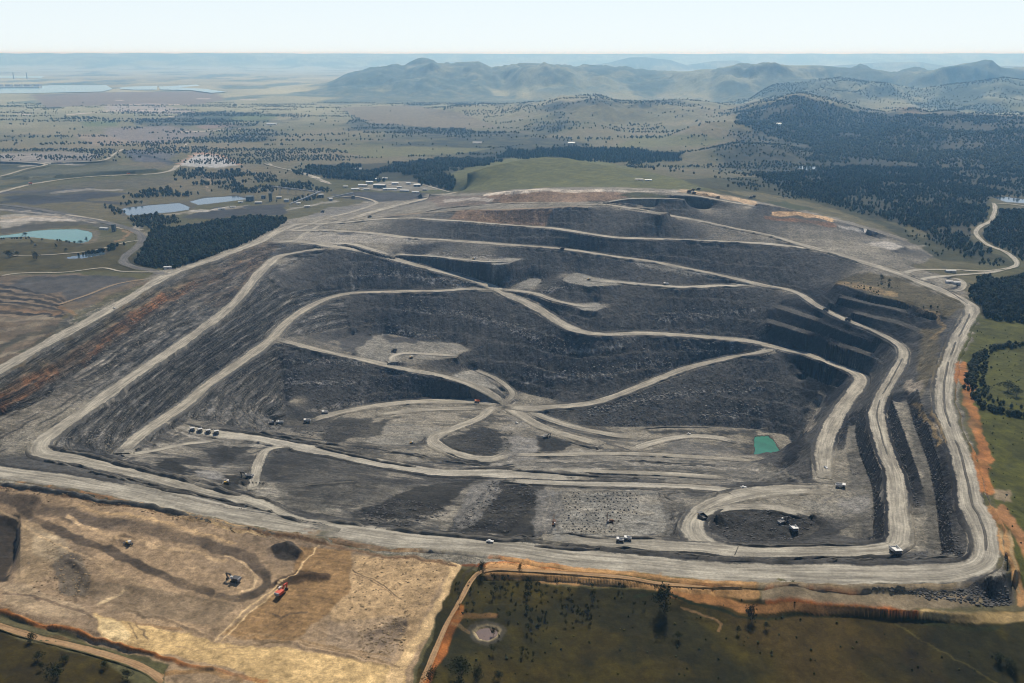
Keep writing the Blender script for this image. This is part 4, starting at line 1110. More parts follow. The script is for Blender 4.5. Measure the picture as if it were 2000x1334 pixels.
me = mesh_np('ground', np.stack([OX, OY, OZ], -1).reshape(-1, 3), oq.reshape(-1, 4)[:, ::-1], GROUND_MAT, True, {'albedo': ('FLOAT_COLOR', np.clip(ocol, .004, .9).reshape(-1, 3)), 'detail': ('FLOAT_VECTOR', np.zeros((OX.size, 3)) + (.25, 0, 0))})
link('ground', me, kind='structure')

# ------------------------------------------------------------------ roads
def road_material(name, c1, c2):
    m, nt, b = new_mat(name)
    uvn = nt.nodes.new("ShaderNodeUVMap").outputs[0]
    geo = nt.nodes.new("ShaderNodeNewGeometry").outputs["Position"]
    s1 = noise(nt, scaled(nt, uvn, (5.0, .012, 1)), 1.0, 3, .6)
    s2 = noise(nt, scaled(nt, uvn, (16.0, .03, 1)), 1.0, 3, .6)
    s3 = noise(nt, geo, .05, 4, .6)
    f = mathn(nt, 'ADD', mathn(nt, 'MULTIPLY', s1, .6), mathn(nt, 'ADD', mathn(nt, 'MULTIPLY', s2, .35), mathn(nt, 'MULTIPLY', s3, .35)))
    f = mapr(nt, f, .5, .8, 0, 1)
    mx = nt.nodes.new("ShaderNodeMix"); mx.data_type = 'RGBA'
    mx.inputs[6].default_value = (*c1, 1); mx.inputs[7].default_value = (*c2, 1)
    nt.links.new(f, mx.inputs[0])
    ea = nt.nodes.new("ShaderNodeAttribute"); ea.attribute_name = "verge"
    ec = nt.nodes.new("ShaderNodeAttribute"); ec.attribute_name = "beside"
    sep = nt.nodes.new("ShaderNodeSeparateXYZ"); nt.links.new(ea.outputs["Vector"], sep.inputs[0])
    mx2 = nt.nodes.new("ShaderNodeMix"); mx2.data_type = 'RGBA'
    grit = mapr(nt, noise(nt, geo, .25, 5, .75), .3, .7, .55, 1.45)
    nt.links.new(mulcol(nt, ec.outputs["Color"], grit), mx2.inputs[7])
    edge = mathn(nt, 'ADD', sep.outputs[0], mathn(nt, 'MULTIPLY', mathn(nt, 'SUBTRACT', noise(nt, geo, .09, 6, .8), .5), 2.3))
    nt.links.new(mapr(nt, edge, .35, .75, 0, 1), mx2.inputs[0])
    wet = mapr(nt, noise(nt, scaled(nt, uvn, (1.3, .014, 1)), 1.0, 4, .65), .40, .58, .68, 1.06)
    nt.links.new(mulcol(nt, mx.outputs[2], mathn(nt, 'MULTIPLY', wet, mapr(nt, noise(nt, geo, .35, 5, .7), .3, .7, .78, 1.22))), mx2.inputs[6])
    nt.links.new(mx2.outputs[2], b.inputs["Base Color"])
    bump = nt.nodes.new("ShaderNodeBump"); bump.inputs["Strength"].default_value = .5; bump.inputs["Distance"].default_value = .8
    nt.links.new(mathn(nt, 'ADD', s2, noise(nt, geo, .3, 4, .7)), bump.inputs["Height"])
    nt.links.new(bump.outputs[0], b.inputs["Normal"])
    return m
ROADM = {'grey': road_material('road_grey', (.175, .160, .130), (.43, .395, .315)), 'pale': road_material('road_pale', (.215, .20, .165), (.47, .435, .355)),
         'orange': road_material('road_orange', (.27, .155, .07), (.40, .27, .15)),
         'brown': road_material('road_brown', (.17, .125, .08), (.30, .23, .15)), 'dark': road_material('road_dark', (.08, .078, .073), (.15, .143, .13))}

gcol = np.clip(col * .66, .004, .9)
def ground_colour(x, y):
    r = np.hypot(x, y)
    i = np.clip(np.searchsorted(RR, r), 0, NR - 1); j = np.clip(np.rint((np.arctan2(x, y) - TH[0]) / DT).astype(int), 0, NT - 1)
    return gcol[i, j]
for ri, ((name, width, berm, style, c, s, nrm), wid) in enumerate(zip(road_world, ROAD_W)):
    n = len(c)
    rad = np.hypot(c[:, 0], c[:, 1])
    lift = .30 + .00030 * rad + .04 * (ri % 7)
    rel = [-1.34, -1.12, -1.0, -.86, -.72, -.55, -.38, -.2, 0, .2, .38, .55, .72, .86, 1.0, 1.12, 1.34]
    K = len(rel)
    wob = 1 + .14 * (vnoise(s / 45, s * 0 + ri, 401) - .5) * 2 + .08 * (vnoise(s / 12, s * 0 + ri, 403) - .5) * 2
    endt = np.clip(1 - np.minimum(s, s[-1] - s) / (width * 1.6), 0, 1)
    hw = wid / 2 * wob * (1 - .35 * endt)
    V = np.zeros((n, K, 3)); UV = np.zeros((n, K, 2)); VG = np.zeros((n, K, 3)); BC = np.zeros((n, K, 3))
    bl = []
    for side in (-1, 1):
        on = np.ones(n)
        ex = c[:, :2] + nrm * side * (hw + 1.0)[:, None]
        for rj, (nm2, w2, b2, st2, c2, s2, nr2) in enumerate(road_world):
            if rj == ri:
                continue
            near2 = (c2[:, 0] > ex[:, 0].min() - 40) & (c2[:, 0] < ex[:, 0].max() + 40) & (c2[:, 1] > ex[:, 1].min() - 40) & (c2[:, 1] < ex[:, 1].max() + 40)
            cc = c2[near2]
            if len(cc) == 0:
                continue
            dd = np.sqrt(((ex[:, None, :] - cc[None, :, :2]) ** 2).sum(-1)).min(1)
            on *= sstep(w2 / 2 + 1, w2 / 2 + 9, dd)
        gap = sstep(.30, .46, vnoise(s / 55, s * 0 + side * 3 + ri * 7, 402))
        lump = .6 + .8 * vnoise(s / 9, s * 0 + side * 5 + ri * 3, 404)
        bl.append(on * gap * lump * berm * 1.5 * (1 - endt))
    for k, o in enumerate(rel):
        jit = 1 + (.06 * (vnoise(s / 7, s * 0 + k * 9 + ri, 405) - .5) * 2 if abs(o) > .99 else 0)
        V[:, k, 0] = c[:, 0] + nrm[:, 0] * o * hw * jit
        V[:, k, 1] = c[:, 1] + nrm[:, 1] * o * hw * jit
        zz_ = c[:, 2] + lift
        side = 0 if o < 0 else 1
        if abs(o) > 1.2:
            zz_ = np.minimum(c[:, 2] + lift, zat(V[:, k, 0], V[:, k, 1])) - .8
        elif abs(o) > 1.05:
            zz_ = zz_ + bl[side]
        V[:, k, 2] = zz_
        UV[:, k, 0] = o; UV[:, k, 1] = s + ri * 777
        VG[:, k, 0] = np.maximum(1.2 if abs(o) > .95 else (.62 if abs(o) > .8 else (.22 if abs(o) > .7 else 0.0)), endt * 1.2)
        oo = o * 1.5 if abs(o) > .8 else np.sign(o + .01) * 1.5
        BC[:, k] = ground_colour(c[:, 0] + nrm[:, 0] * oo * hw, c[:, 1] + nrm[:, 1] * oo * hw)
    ii = np.arange(n * K).reshape(n, K)
    fq = np.stack([ii[:-1, :-1], ii[1:, :-1], ii[1:, 1:], ii[:-1, 1:]], -1).reshape(-1, 4)
    me = mesh_np(name, V.reshape(-1, 3), fq[:, ::-1], ROADM[style], True, {'verge': ('FLOAT_VECTOR', VG.reshape(-1, 3)), 'beside': ('FLOAT_COLOR', BC.reshape(-1, 3))}, UV.reshape(-1, 2))
    link(name, me, kind='structure')

# ------------------------------------------------------------------ pushed-up earth banks
bankm, nt_, b_ = new_mat('bank_earth')
geo_ = nt_.nodes.new("ShaderNodeNewGeometry").outputs["Position"]
rgb_ = nt_.nodes.new("ShaderNodeRGB"); rgb_.outputs[0].default_value = (.095, .088, .074, 1)
nt_.links.new(mulcol(nt_, rgb_.outputs[0], mapr(nt_, noise(nt_, geo_, .2, 5, .7), .3, .7, .6, 1.4)), b_.inputs["Base Color"])
def surf_z(x, y):
    z = zat(x, y)
    for ri, ((name, width, berm, style, c, s, nrm), wid) in enumerate(zip(road_world, ROAD_W)):
        bb = (c[:, 0] > x.min() - 30) & (c[:, 0] < x.max() + 30) & (c[:, 1] > y.min() - 30) & (c[:, 1] < y.max() + 30)
        if not bb.any(): continue
        cc = c[bb]; d = (x[:, None] - cc[None, :, 0]) ** 2 + (y[:, None] - cc[None, :, 1]) ** 2
        k = d.argmin(1); hit = d[np.arange(len(x)), k] < (wid[bb][k] / 2) ** 2
        z = np.where(hit, np.maximum(z, cc[k, 2] + .30 + .0003 * np.hypot(x, y)), z)
    return z
for bi, (hgt, wd, txt) in enumerate((
    (3.2, 8, '500,843 537,851 625,866 712,876 800,888 900,906 1000,913'), (2.6, 7, '537,854 675,887 750,904 837,917'), (2.4, 6, '1000,919 1080,926 1200,933 1300,940'), (3.0, 8, '640,1017 760,1034 900,1049 1000,1056 1055,1059'), (4.0, 9, '100,876 180,893 260,914 340,934 470,970'),
    (2.6, 6, '1000,1064 1150,1074 1300,1083 1420,1090 1700,1093 1870,1086'), (2.2, 6, '1235,901 1300,904 1400,909'), (2.4, 6, '985,947 1100,952 1250,955 1350,958 1430,968'), (3.0, 7, '60,892 140,912 225,934 325,956 420,976 520,1000 590,1024'), (2.6, 6, '205,927 300,948 400,971 500,994'),
    (1.1, 3.6, '1757,533 1800,549 1840,566 1878,586 1894,600 1886,632 1862,680 1848,727 1843,765 1846,802 1858,840 1877,890 1889,940 1900,990 1912,1010 1924,1047 1926,1078'), (1.0, 3.2, '1763,700 1742,740 1721,777 1713,810 1718,840 1733,890'), (2.2, 6, '360,828 430,840 500,846'),
    (2.0, 5, '1350,958 1300,972 1340,985'), (2.4, 6, '590,950 640,945 692,941'), (1.8, 5, '860,880 920,901 980,903'), (1.8, 5, '1062,845 1120,866 1165,878'), (2.0, 6, '1250,838 1330,835 1420,838 1500,838'), (1.8, 5, '1000,1047 1150,1049 1290,1053'), (2.6, 6, '0,945 120,962 250,984 400,1013 540,1043'),
    (1.6, 4, '530,846 560,860 600,868'), (2.0, 5, '735,868 780,880 840,893'), (2.0, 5, '1700,1066 1600,1066 1480,1068 1420,1062'))):
    p3, s = spline([pick(*(float(q) for q in w.split(','))) for w in txt.split()], 3.0)
    d_ = np.gradient(p3[:, :2], axis=0); d_ /= np.linalg.norm(d_, axis=1)[:, None] + 1e-9
    nr_ = np.stack([d_[:, 1], -d_[:, 0]], 1)
    nn = len(p3)
    up = hgt * (.45 + .9 * vnoise(s / 8, s * 0 + bi, 801)) * sstep(.22, .40, vnoise(s / 50, s * 0 + bi, 802)) * np.clip(np.minimum(s, s[-1] - s) / 12, 0, 1)
    sh = (vnoise(s / 15, s * 0 + bi, 803) - .5) * (2.5 if wd > 4.6 else .8)
    V = np.zeros((nn, 5, 3))
    for k, (o, hf) in enumerate(((-.5, 0), (-.18, .9), (.05, 1), (.25, .75), (.5, 0))):
        V[:, k, 0] = p3[:, 0] + nr_[:, 0] * (o * wd + sh); V[:, k, 1] = p3[:, 1] + nr_[:, 1] * (o * wd + sh)
        V[:, k, 2] = surf_z(V[:, k, 0], V[:, k, 1]) + hf * up - (.5 if hf == 0 else .0)
    ii = np.arange(nn * 5).reshape(nn, 5)
    fq = np.stack([ii[:-1, :-1], ii[1:, :-1], ii[1:, 1:], ii[:-1, 1:]], -1).reshape(-1, 4)
    link('earth_bank', mesh_np('earth_bank', V.reshape(-1, 3), fq[:, ::-1], bankm, False), kind='structure')

# ------------------------------------------------------------------ loose rock on the tips, ledges and heaps
rock_t = []
for sd in range(5):
    rg = np.random.default_rng(600 + sd)
    cb = np.array([(a, b_, c_) for a in (-.5, .5) for b_ in (-.5, .5) for c_ in (-.35, .45)]) * rg.uniform(.7, 1.2, (8, 3)) + rg.normal(0, .08, (8, 3))
    rock_t.append((cb, np.array([(0, 1, 3, 2), (4, 6, 7, 5), (0, 4, 5, 1), (2, 3, 7, 6), (0, 2, 6, 4), (1, 5, 7, 3)])))
def rock_mat(name, c):
    m, nt, b = new_mat(name)
    geo = nt.nodes.new("ShaderNodeNewGeometry").outputs["Position"]
    rgb = nt.nodes.new("ShaderNodeRGB"); rgb.outputs[0].default_value = (*c, 1)
    nt.links.new(mulcol(nt, rgb.outputs[0], mapr(nt, noise(nt, geo, .11, 4, .7), .3, .7, .55, 1.5)), b.inputs["Base Color"])
    return m
def scatter(name, x, y, s0, s1, mat, seed):
    rg = np.random.default_rng(seed)
    n = len(x)
    sz = s0 + (s1 - s0) * rg.beta(1.2, 3.0, n); a = rg.uniform(0, 6.283, n); w = rg.integers(len(rock_t), size=n); z = zat(x, y)
    Vs = []; Fs = []; off = 0
    for k, (V0_, F0_) in enumerate(rock_t):
        q = np.nonzero(w == k)[0]
        ca, sa = np.cos(a[q])[:, None], np.sin(a[q])[:, None]
        X = (V0_[None, :, 0] * ca - V0_[None, :, 1] * sa) * sz[q][:, None] * 1.3 + x[q][:, None]
        Y = (V0_[None, :, 0] * sa + V0_[None, :, 1] * ca) * sz[q][:, None] + y[q][:, None]
        ZZ = V0_[None, :, 2] * sz[q][:, None] * .9 + z[q][:, None] + .1
        Vs.append(np.stack([X, Y, ZZ], -1).reshape(-1, 3)); Fs.append((F0_[None] + (np.arange(len(q)) * 8)[:, None, None] + off).reshape(-1, 4)); off += len(q) * 8
    link(name, mesh_np(name, np.vstack(Vs), np.vstack(Fs), mat, False), kind='stuff')
rrg = np.random.default_rng(611)
rx_, ry_ = [], []
for ln, wd in RUB:
    pts = PX(ln)
    c, s = spline([pick(u, v) for u, v in pts], 2.0)
    n = int(len(c) * 2.2); k = rrg.integers(len(c), size=n)
    t_ = np.abs(rrg.normal(0, 1, n)) * wd * 2.0
    rx_.append(c[k, 0] + rrg.normal(0, 3, n)); ry_.append(c[k, 1] + t_ * rrg.choice([-.5, 1], n))
scatter('boulders', np.concatenate(rx_), np.concatenate(ry_), .7, 3.2, rock_mat('pale_boulders', (.19, .18, .16)), 612)
def inside(polys, n, seed, cond=None):
    rg = np.random.default_rng(seed); X = []; Y = []
    for poly in polys:
        m = mask(PX(poly))
        if cond is not None: m &= cond
        i, j = np.nonzero(m[:N1])
        if len(i) == 0: continue
        area = (RR[i] ** 2); p = area / area.sum()
        k = rg.choice(len(i), size=n, p=p)
        r = RR[i[k]] * np.exp(rg.uniform(-.5, .5, n) * DU); t_ = TH[j[k]] + rg.uniform(-.5, .5, n) * DT
        X.append(r * np.sin(t_)); Y.append(r * np.cos(t_))
    return np.concatenate(X), np.concatenate(Y)
lx, ly = inside(['0,800 150,690 300,590 440,510 520,460 540,500 430,600 300,680 120,815 20,880', '130,860 330,700 440,605 560,520 640,560 600,600 500,680 380,770 240,885', '360,820 520,680 660,600 680,640 545,690 555,790 520,835 400,820'], 1300, 613, (det[..., 1] > .3) & (ph > .55))
scatter('ledge_rocks', lx, ly, .6, 3.0, rock_mat('sandstone_blocks', (.19, .175, .145)), 614)
dx_, dy_ = inside(['690,1000 760,970 860,985 880,1000 800,1030 720,1025 690,1015', '870,1035 960,940 1010,945 1060,960 1030,1000 1000,1040 900,1045', '1380,1040 1400,1005 1480,995 1560,1000 1600,1020 1560,1055 1450,1060', '900,850 950,832 1000,840 1000,880 940,890 890,870', '1770,800 1800,800 1880,1080 1840,1090', '1720,800 1745,800 1815,1080 1790,1085', '1620,830 1690,800 1735,1050 1700,1060', '560,840 640,820 720,830 660,870', '1700,1150 1960,1150 1975,1185 1930,1188'], 420, 615, ~((slope < .30) & mask(PX('1600,780 1900,780 1900,1100 1650,1100'))))
scatter('dark_rubble', dx_, dy_, .6, 2.4, rock_mat('dark_rubble', (.075, .073, .07)), 616)
sx_, sy_ = inside(['560,590 960,575 1130,650 1480,670 1480,690 1250,750 1000,790 900,720 700,650', '1000,600 1500,560 1500,660 1150,650', '700,480 1000,480 1400,540 1250,550 1000,560 820,520', '550,690 780,715 960,770 780,785 560,800', '1050,795 1500,690 1560,780 1520,835 1200,835'], 1500, 617, slope > .35)
cx_, cy_ = inside(['690,1090 760,1085 890,1100 850,1150 820,1210 780,1250 700,1240 640,1210 680,1160', '690,1230 800,1200 790,1270 700,1290', '100,1050 200,1100 170,1180 60,1160', '0,945 200,975 560,1046 560,1060 200,990 0,962'], 220, 619)
scatter('soil_clods', cx_, cy_, .4, 1.7, rock_mat('soil_clods', (.24, .175, .10)), 620)
scatter('spoil_rocks', sx_, sy_, .6, 2.6, rock_mat('spoil_rock', (.105, .10, .093)), 618)

# ------------------------------------------------------------------ water
def water_mat(name, c, rough=.12):
    m, nt, b = new_mat(name)
    geo = nt.nodes.new("ShaderNodeNewGeometry").outputs["Position"]
    b.inputs["Roughness"].default_value = rough
    b.inputs["Specular IOR Level"].default_value = .5
    f = mapr(nt, noise(nt, geo, .05, 4, .6), .3, .7, .8, 1.2)
    rgb = nt.nodes.new("ShaderNodeRGB"); rgb.outputs[0].default_value = (*c, 1)
    nt.links.new(mulcol(nt, rgb.outputs[0], f), b.inputs["Base Color"])
    bump = nt.nodes.new("ShaderNodeBump"); bump.inputs["Strength"].default_value = .12; bump.inputs["Distance"].default_value = .3
    nt.links.new(noise(nt, geo, .5, 3, .6), bump.inputs["Height"])
    nt.links.new(bump.outputs[0], b.inputs["Normal"])
    return m
WM = {'turq': water_mat('turquoise_water', (.060, .175, .115)), 'blue': water_mat('pond_water', (.06, .085, .10)), 'green': water_mat('green_water', (.010, .135, .088), .25), 'brown': water_mat('muddy_water', (.07, .03, .018), .3), 'lake': water_mat('lake_water', (.25, .38, .40), .3)}

def poly_obj(name, pts3, mat, **props):
    me = bpy.data.meshes.new(name)
    bm = bmesh.new()
    vs = [bm.verts.new(p) for p in pts3]
    f = bm.faces.new(vs)
    bmesh.ops.triangulate(bm, faces=[f])
    bmesh.ops.recalc_face_normals(bm, faces=bm.faces[:])
    if bm.faces[:] and sum(f.normal.z for f in bm.faces) < 0:
        bmesh.ops.reverse_faces(bm, faces=bm.faces[:])
    bm.to_mesh(me); bm.free()
    me.materials.append(mat)
    return link(name, me, **props)

for name, z, kind, wp, label in pond_world:
    cen = wp.mean(0)
    p, _ = spline([(a, b, z) for a, b in list(cen + (wp - cen) * 1.05) + [cen + (wp[0] - cen) * 1.05]], 3.0)
    wv = 1 + .035 * fbm(p[:, 0], p[:, 1], 22, 3, 701); p[:, 0] = cen[0] + (p[:, 0] - cen[0]) * wv; p[:, 1] = cen[1] + (p[:, 1] - cen[1]) * wv
    poly_obj('pond' if 'pond' in name else name, [(a, b, z - .1) for a, b, _ in p[:-1]], WM[kind], kind='structure')

LAKES = [('lake', PX('-300,378 0,372 400,345 830,345 880,375 800,395 600,400 200,408 -300,412', 0, 80, 4)), ('lake', PX('930,366 980,358 1230,350 1225,380 1050,381 940,375', 0, 80, 4)),
         ('lake', PX('1240,356 1540,340 1560,350 1400,362 1600,374 1770,398 1650,405 1500,385 1250,379', 0, 80, 4)), ('lake', PX('-300,268 0,270 200,272 350,277 320,290 200,288 -300,290', 0, 80, 4))]
for name, poly in LAKES:
    zl = LAKE_Z
    poly_obj(name, [P(u, v, zl) for u, v in poly], WM['lake'], kind='structure')
# @@OBJECTS
# ------------------------------------------------------------------ things: helpers
def ground_z(x, y):
    z = float(zat(x, y)); best = z
    for ri, (name, width, berm, style, c, s, nrm) in enumerate(road_world):
        d = (c[:, 0] - x) ** 2 + (c[:, 1] - y) ** 2
        k = int(np.argmin(d))
        if d[k] < (width / 2) ** 2:
            best = max(best, c[k, 2] + .35 + .00035 * math.hypot(c[k, 0], c[k, 1]) + .05 * (ri % 7))
    return best

def spot(u, v):
    x, y, z = pick(u, v)
    return x, y, ground_z(x, y)

class MB:
    """collects simple solids into one mesh"""
    def __init__(self):
        self.v = []; self.f = []
    def add(self, vs, fs):
        n = len(self.v)
        self.v += [tuple(p) for p in vs]; self.f += [tuple(i + n for i in q) for q in fs]
        return self
    def box(self, cx, cy, cz, sx, sy, sz, taper=0.0, rx=0.0):
        vs = []
        for k in (-.5, .5):
            t = 1 - taper * (k + .5)
            for a, b in ((-.5, -.5), (.5, -.5), (.5, .5), (-.5, .5)):
                vs.append(Vector((a * sx * t, b * sy * t, k * sz)))
        if rx:
            R = Matrix.Rotation(rx, 3, 'X'); vs = [R @ p for p in vs]
        vs = [(p.x + cx, p.y + cy, p.z + cz) for p in vs]
        return self.add(vs, [(3, 2, 1, 0), (4, 5, 6, 7), (0, 1, 5, 4), (1, 2, 6, 5), (2, 3, 7, 6), (3, 0, 4, 7)])
    def prism(self, prof, x0, x1):
        """profile in (y, z) extruded along x"""
        n = len(prof)
        vs = [(x0, y, z) for y, z in prof] + [(x1, y, z) for y, z in prof]
        fs = [tuple(range(n)), tuple(range(2 * n - 1, n - 1, -1))] + [((i + 1) % n, i, n + i, n + (i + 1) % n) for i in range(n)]
        return self.add(vs, fs)
    def bar(self, a, b, r0, r1=None, n=6):
        a = Vector(a); b = Vector(b); r1 = r0 if r1 is None else r1
        d = (b - a).normalized()
        u = d.orthogonal().normalized(); w = d.cross(u)
        vs = []
        for p, r in ((a, r0), (b, r1)):
            for k in range(n):
                t = 2 * math.pi * k / n
                vs.append(p + (u * math.cos(t) + w * math.sin(t)) * r)
        return self.add(vs, [tuple(range(n - 1, -1, -1)), tuple(range(n, 2 * n))] + [(k, (k + 1) % n, n + (k + 1) % n, n + k) for k in range(n)])
    def build(self, name, mat, parent=None, smooth=False, **props):
        me = bpy.data.meshes.new(name)
        me.from_pydata(self.v, [], self.f)
        bm = bmesh.new(); bm.from_mesh(me)
        bmesh.ops.recalc_face_normals(bm, faces=bm.faces[:])
        bm.to_mesh(me); bm.free()
        me.materials.append(mat)
        if smooth:
            for p in me.polygons: p.use_smooth = True
        return link(name, me, parent, **props)

def empty(name, label=None, cat=None, group=None):
    o = bpy.data.objects.new(name, None); COL.objects.link(o)
    tagp(o, label, cat, group)
    return o

def tagp(o, label=None, cat=None, group=None):
    if label: o['label'] = label
    if cat: o['category'] = cat
    if group: o['group'] = group

def copy_thing(o, label=None, group=None):
    def rec(a, parent):
        c = a.copy(); COL.objects.link(c)
        if parent is not None: c.parent = parent
        for ch in a.children:
            rec(ch, c)
        return c
    r = rec(o, None)
    tagp(r, label, None, group)
    return r

def put(o, u, v, heading, scale=1.0):
    x, y, z = spot(u, v)
    o.location = (x, y, z); o.rotation_euler = (0, 0, math.radians(heading)); o.scale = (scale,) * 3
    return o

def paintm(name, c, rough=.5, dirt=.35, metal=0.0):
    m, nt, b = new_mat(name)
    b.inputs["Roughness"].default_value = rough
    b.inputs["Metallic"].default_value = metal
    b.inputs["Specular IOR Level"].default_value = .4
    tc = nt.nodes.new("ShaderNodeTexCoord").outputs["Object"]
    f = mapr(nt, noise(nt, tc, .7, 5, .7), .4, .75, 0, dirt)
    mx = nt.nodes.new("ShaderNodeMix"); mx.data_type = 'RGBA'
    mx.inputs[6].default_value = (*c, 1); mx.inputs[7].default_value = (.12, .105, .085, 1)
    nt.links.new(f, mx.inputs[0]); nt.links.new(mx.outputs[2], b.inputs["Base Color"])
    return m
M = dict(white=paintm('white_paint', (.66, .65, .61), .5, .75), yellow=paintm('yellow_paint', (.55, .32, .04), .5), orange=paintm('orange_paint', (.60, .16, .03), .5), red=paintm('red_paint', (.55, .07, .03), .5, .2),
         black=paintm('dark_steel', (.035, .035, .038), .6), rubber=paintm('rubber', (.02, .02, .02), .9, .5), glass=paintm('cab_glass', (.03, .04, .05), .1, 0), grey=paintm('grey_steel', (.25, .26, .27), .5),
         teal=paintm('dark_cladding', (.05, .075, .085), .6, .2), roof=paintm('pale_roofing', (.62, .62, .58), .45, .3), cream=paintm('cream_cladding', (.5, .47, .40), .6, .3), rust=paintm('rust_steel', (.16, .08, .045), .8), lamp=paintm('lamp_glass', (.8, .8, .7), .2, 0), stack=paintm('stack_concrete', (.35, .35, .36), .8, .2))

# ------------------------------------------------------------------ vehicles (front towards +Y)
def wheel(parent, x, y, r, w, mat=None):
    o = MB().bar((x - w / 2, y, r), (x + w / 2, y, r), r, n=16).build('wheel', M['rubber'], parent)
    s = 1 if x > 0 else -1
    MB().bar((x + s * w / 2, y, r), (x + s * (w / 2 + .12), y, r), r * .55, n=12).build('rim', M['grey'], o)

def haul_truck(body, cabm, label):
    t = empty('haul_truck', label, 'haul truck')
    f = MB(); f.box(-1.3, 0, 2.2, .7, 12, 1.2); f.box(1.3, 0, 2.2, .7, 12, 1.2); f.box(0, -3.4, 1.9, 5, 1.4, 1.4); f.box(0, 3.6, 1.9, 5, 1.2, 1.2)
    f.build('chassis', M['black'], t)
    d = MB()
    d.prism([(-7.2, 4.6), (-6.4, 3.4), (-1.0, 2.9), (2.6, 4.3), (2.6, 4.8), (-1.0, 3.4), (-6.2, 3.9), (-6.9, 4.9)], -3.9, 3.9)
    for s in (-1, 1):
        d.prism([(-7.2, 4.6), (-6.2, 3.6), (-1.0, 3.2), (2.6, 4.5), (2.6, 6.9), (-6.9, 6.3)], s * 3.9 - .18, s * 3.9 + .18)
    d.prism([(2.4, 4.4), (2.9, 4.5), (2.9, 6.9), (6.9, 7.15), (6.9, 7.4), (2.4, 7.15)], -4.1, 4.1)
    d.build('dump_body', body, t)
    k = MB(); k.box(0, 4.6, 4.0, 7.6, 4.6, .35); k.build('deck', M['grey'], t)
    c = MB(); c.box(-2.2, 4.6, 5.3, 2.5, 2.5, 2.2, .08); cb = c.build('cab', cabm, t)
    MB().box(-2.2, 5.85, 5.5, 2.1, .12, 1.1).build('window', M['glass'], cb)
    g = MB(); g.box(0, 6.4, 2.9, 3.6, .8, 2.2); g.box(0, 6.7, 1.5, 7.4, .7, .7); g.build('bumper', M['black'], t)
    r = MB()
    for x in (-3.7, 3.7):
        for y in (3.2, 6.6): r.bar((x, y, 4.1), (x, y, 5.2), .06, n=4)
        r.bar((x, 3.2, 5.2), (x, 6.6, 5.2), .06, n=4)
    r.bar((-3.7, 6.8, 5.2), (3.7, 6.8, 5.2), .06, n=4)
    r.build('handrail', M['yellow'], t)
    for x in (-1.6, 1.6):
        MB().box(x, 6.85, 2.6, .6, .14, .4).build('headlight', M['lamp'], t)
    for x in (-3.4, 3.4): wheel(t, x, 3.6, 1.75, 1.25)
    for x in (-3.5, -2.1, 2.1, 3.5): wheel(t, x, -3.4, 1.75, 1.2)
    return t

def tracks(t, x, L, w, h):
    for s in (-1, 1):
        n = 10; prof = []
        for k in range(n + 1):
            a = math.pi / 2 + math.pi * k / n; prof.append((-L / 2 + h / 2 + h / 2 * math.cos(a), h / 2 + h / 2 * math.sin(a)))
        for k in range(n + 1):
            a = -math.pi / 2 + math.pi * k / n; prof.append((L / 2 - h / 2 + h / 2 * math.cos(a), h / 2 + h / 2 * math.sin(a)))
        MB().prism(prof, s * x - w / 2, s * x + w / 2).build('track', M['rubber'], t)

def excavator(paint, label):
    t = empty('excavator', label, 'excavator')
    tracks(t, 2.9, 9, 1.3, 2.2)
    b = MB(); b.box(0, 0, 2.2, 4, 3.4, 1.2); b.box(0, -1.2, 4.2, 6.6, 8.2, 2.8, .04); b.build('house', paint, t)
    MB().box(0, -5.6, 4.2, 6.4, 1.4, 2.6, .06).build('counterweight', M['grey'], t)
    c = MB().box(-2.4, 2.6, 6.0, 2.0, 3.0, 3.2, .06).build('cab', M['white'], t)
    MB().box(-2.4, 4.15, 6.3, 1.7, .1, 1.9).build('window', M['glass'], c)
    bm_ = MB(); bm_.prism([(2.4, 3.4), (6.4, 9.0), (11.4, 8.6), (11.6, 7.8), (7.2, 7.4), (3.4, 2.6)], -.7, .7); bm_.build('boom', paint, t)
    s = MB(); s.prism([(10.6, 9.2), (12.2, 8.2), (10.6, 2.6), (9.8, 2.8)], -.5, .5); s.build('stick', paint, t)
    q = MB(); q.prism([(9.2, 3.0), (11.0, 2.9), (11.4, 1.0), (10.0, .1), (8.2, .3), (8.3, .9), (9.6, 1.2)], -1.7, 1.7); q.build('bucket', M['black'], t)
    return t

def dozer(label):
    t = empty('bulldozer', label, 'bulldozer')
    tracks(t, 1.5, 5.4, .8, 1.6)
    b = MB(); b.box(0, .6, 1.9, 2.0, 4.0, 1.5, .05); b.build('hood', M['yellow'], t)
    c = MB(); c.box(0, -1.2, 3.0, 2.2, 1.8, 1.7, .1); c.box(0, -1.2, 3.95, 2.5, 2.2, .18); c.build('cab', M['white'], t)
    MB().prism([(3.6, .1), (3.3, .9), (3.6, 2.0), (3.8, 2.0), (3.6, .9), (3.9, .1)], -2.6, 2.6).build('blade', M['grey'], t)
    r = MB(); r.bar((-1.2, 0, 1), (-1.6, 3.4, .8), .16); r.bar((1.2, 0, 1), (1.6, 3.4, .8), .16); r.build('push_arm', M['yellow'], t)
    MB().prism([(-2.6, 1.8), (-3.9, 1.6), (-4.1, .3), (-3.7, .3), (-3.5, 1.2), (-2.6, 1.2)], -.5, .5).build('ripper', M['black'], t)
    return t

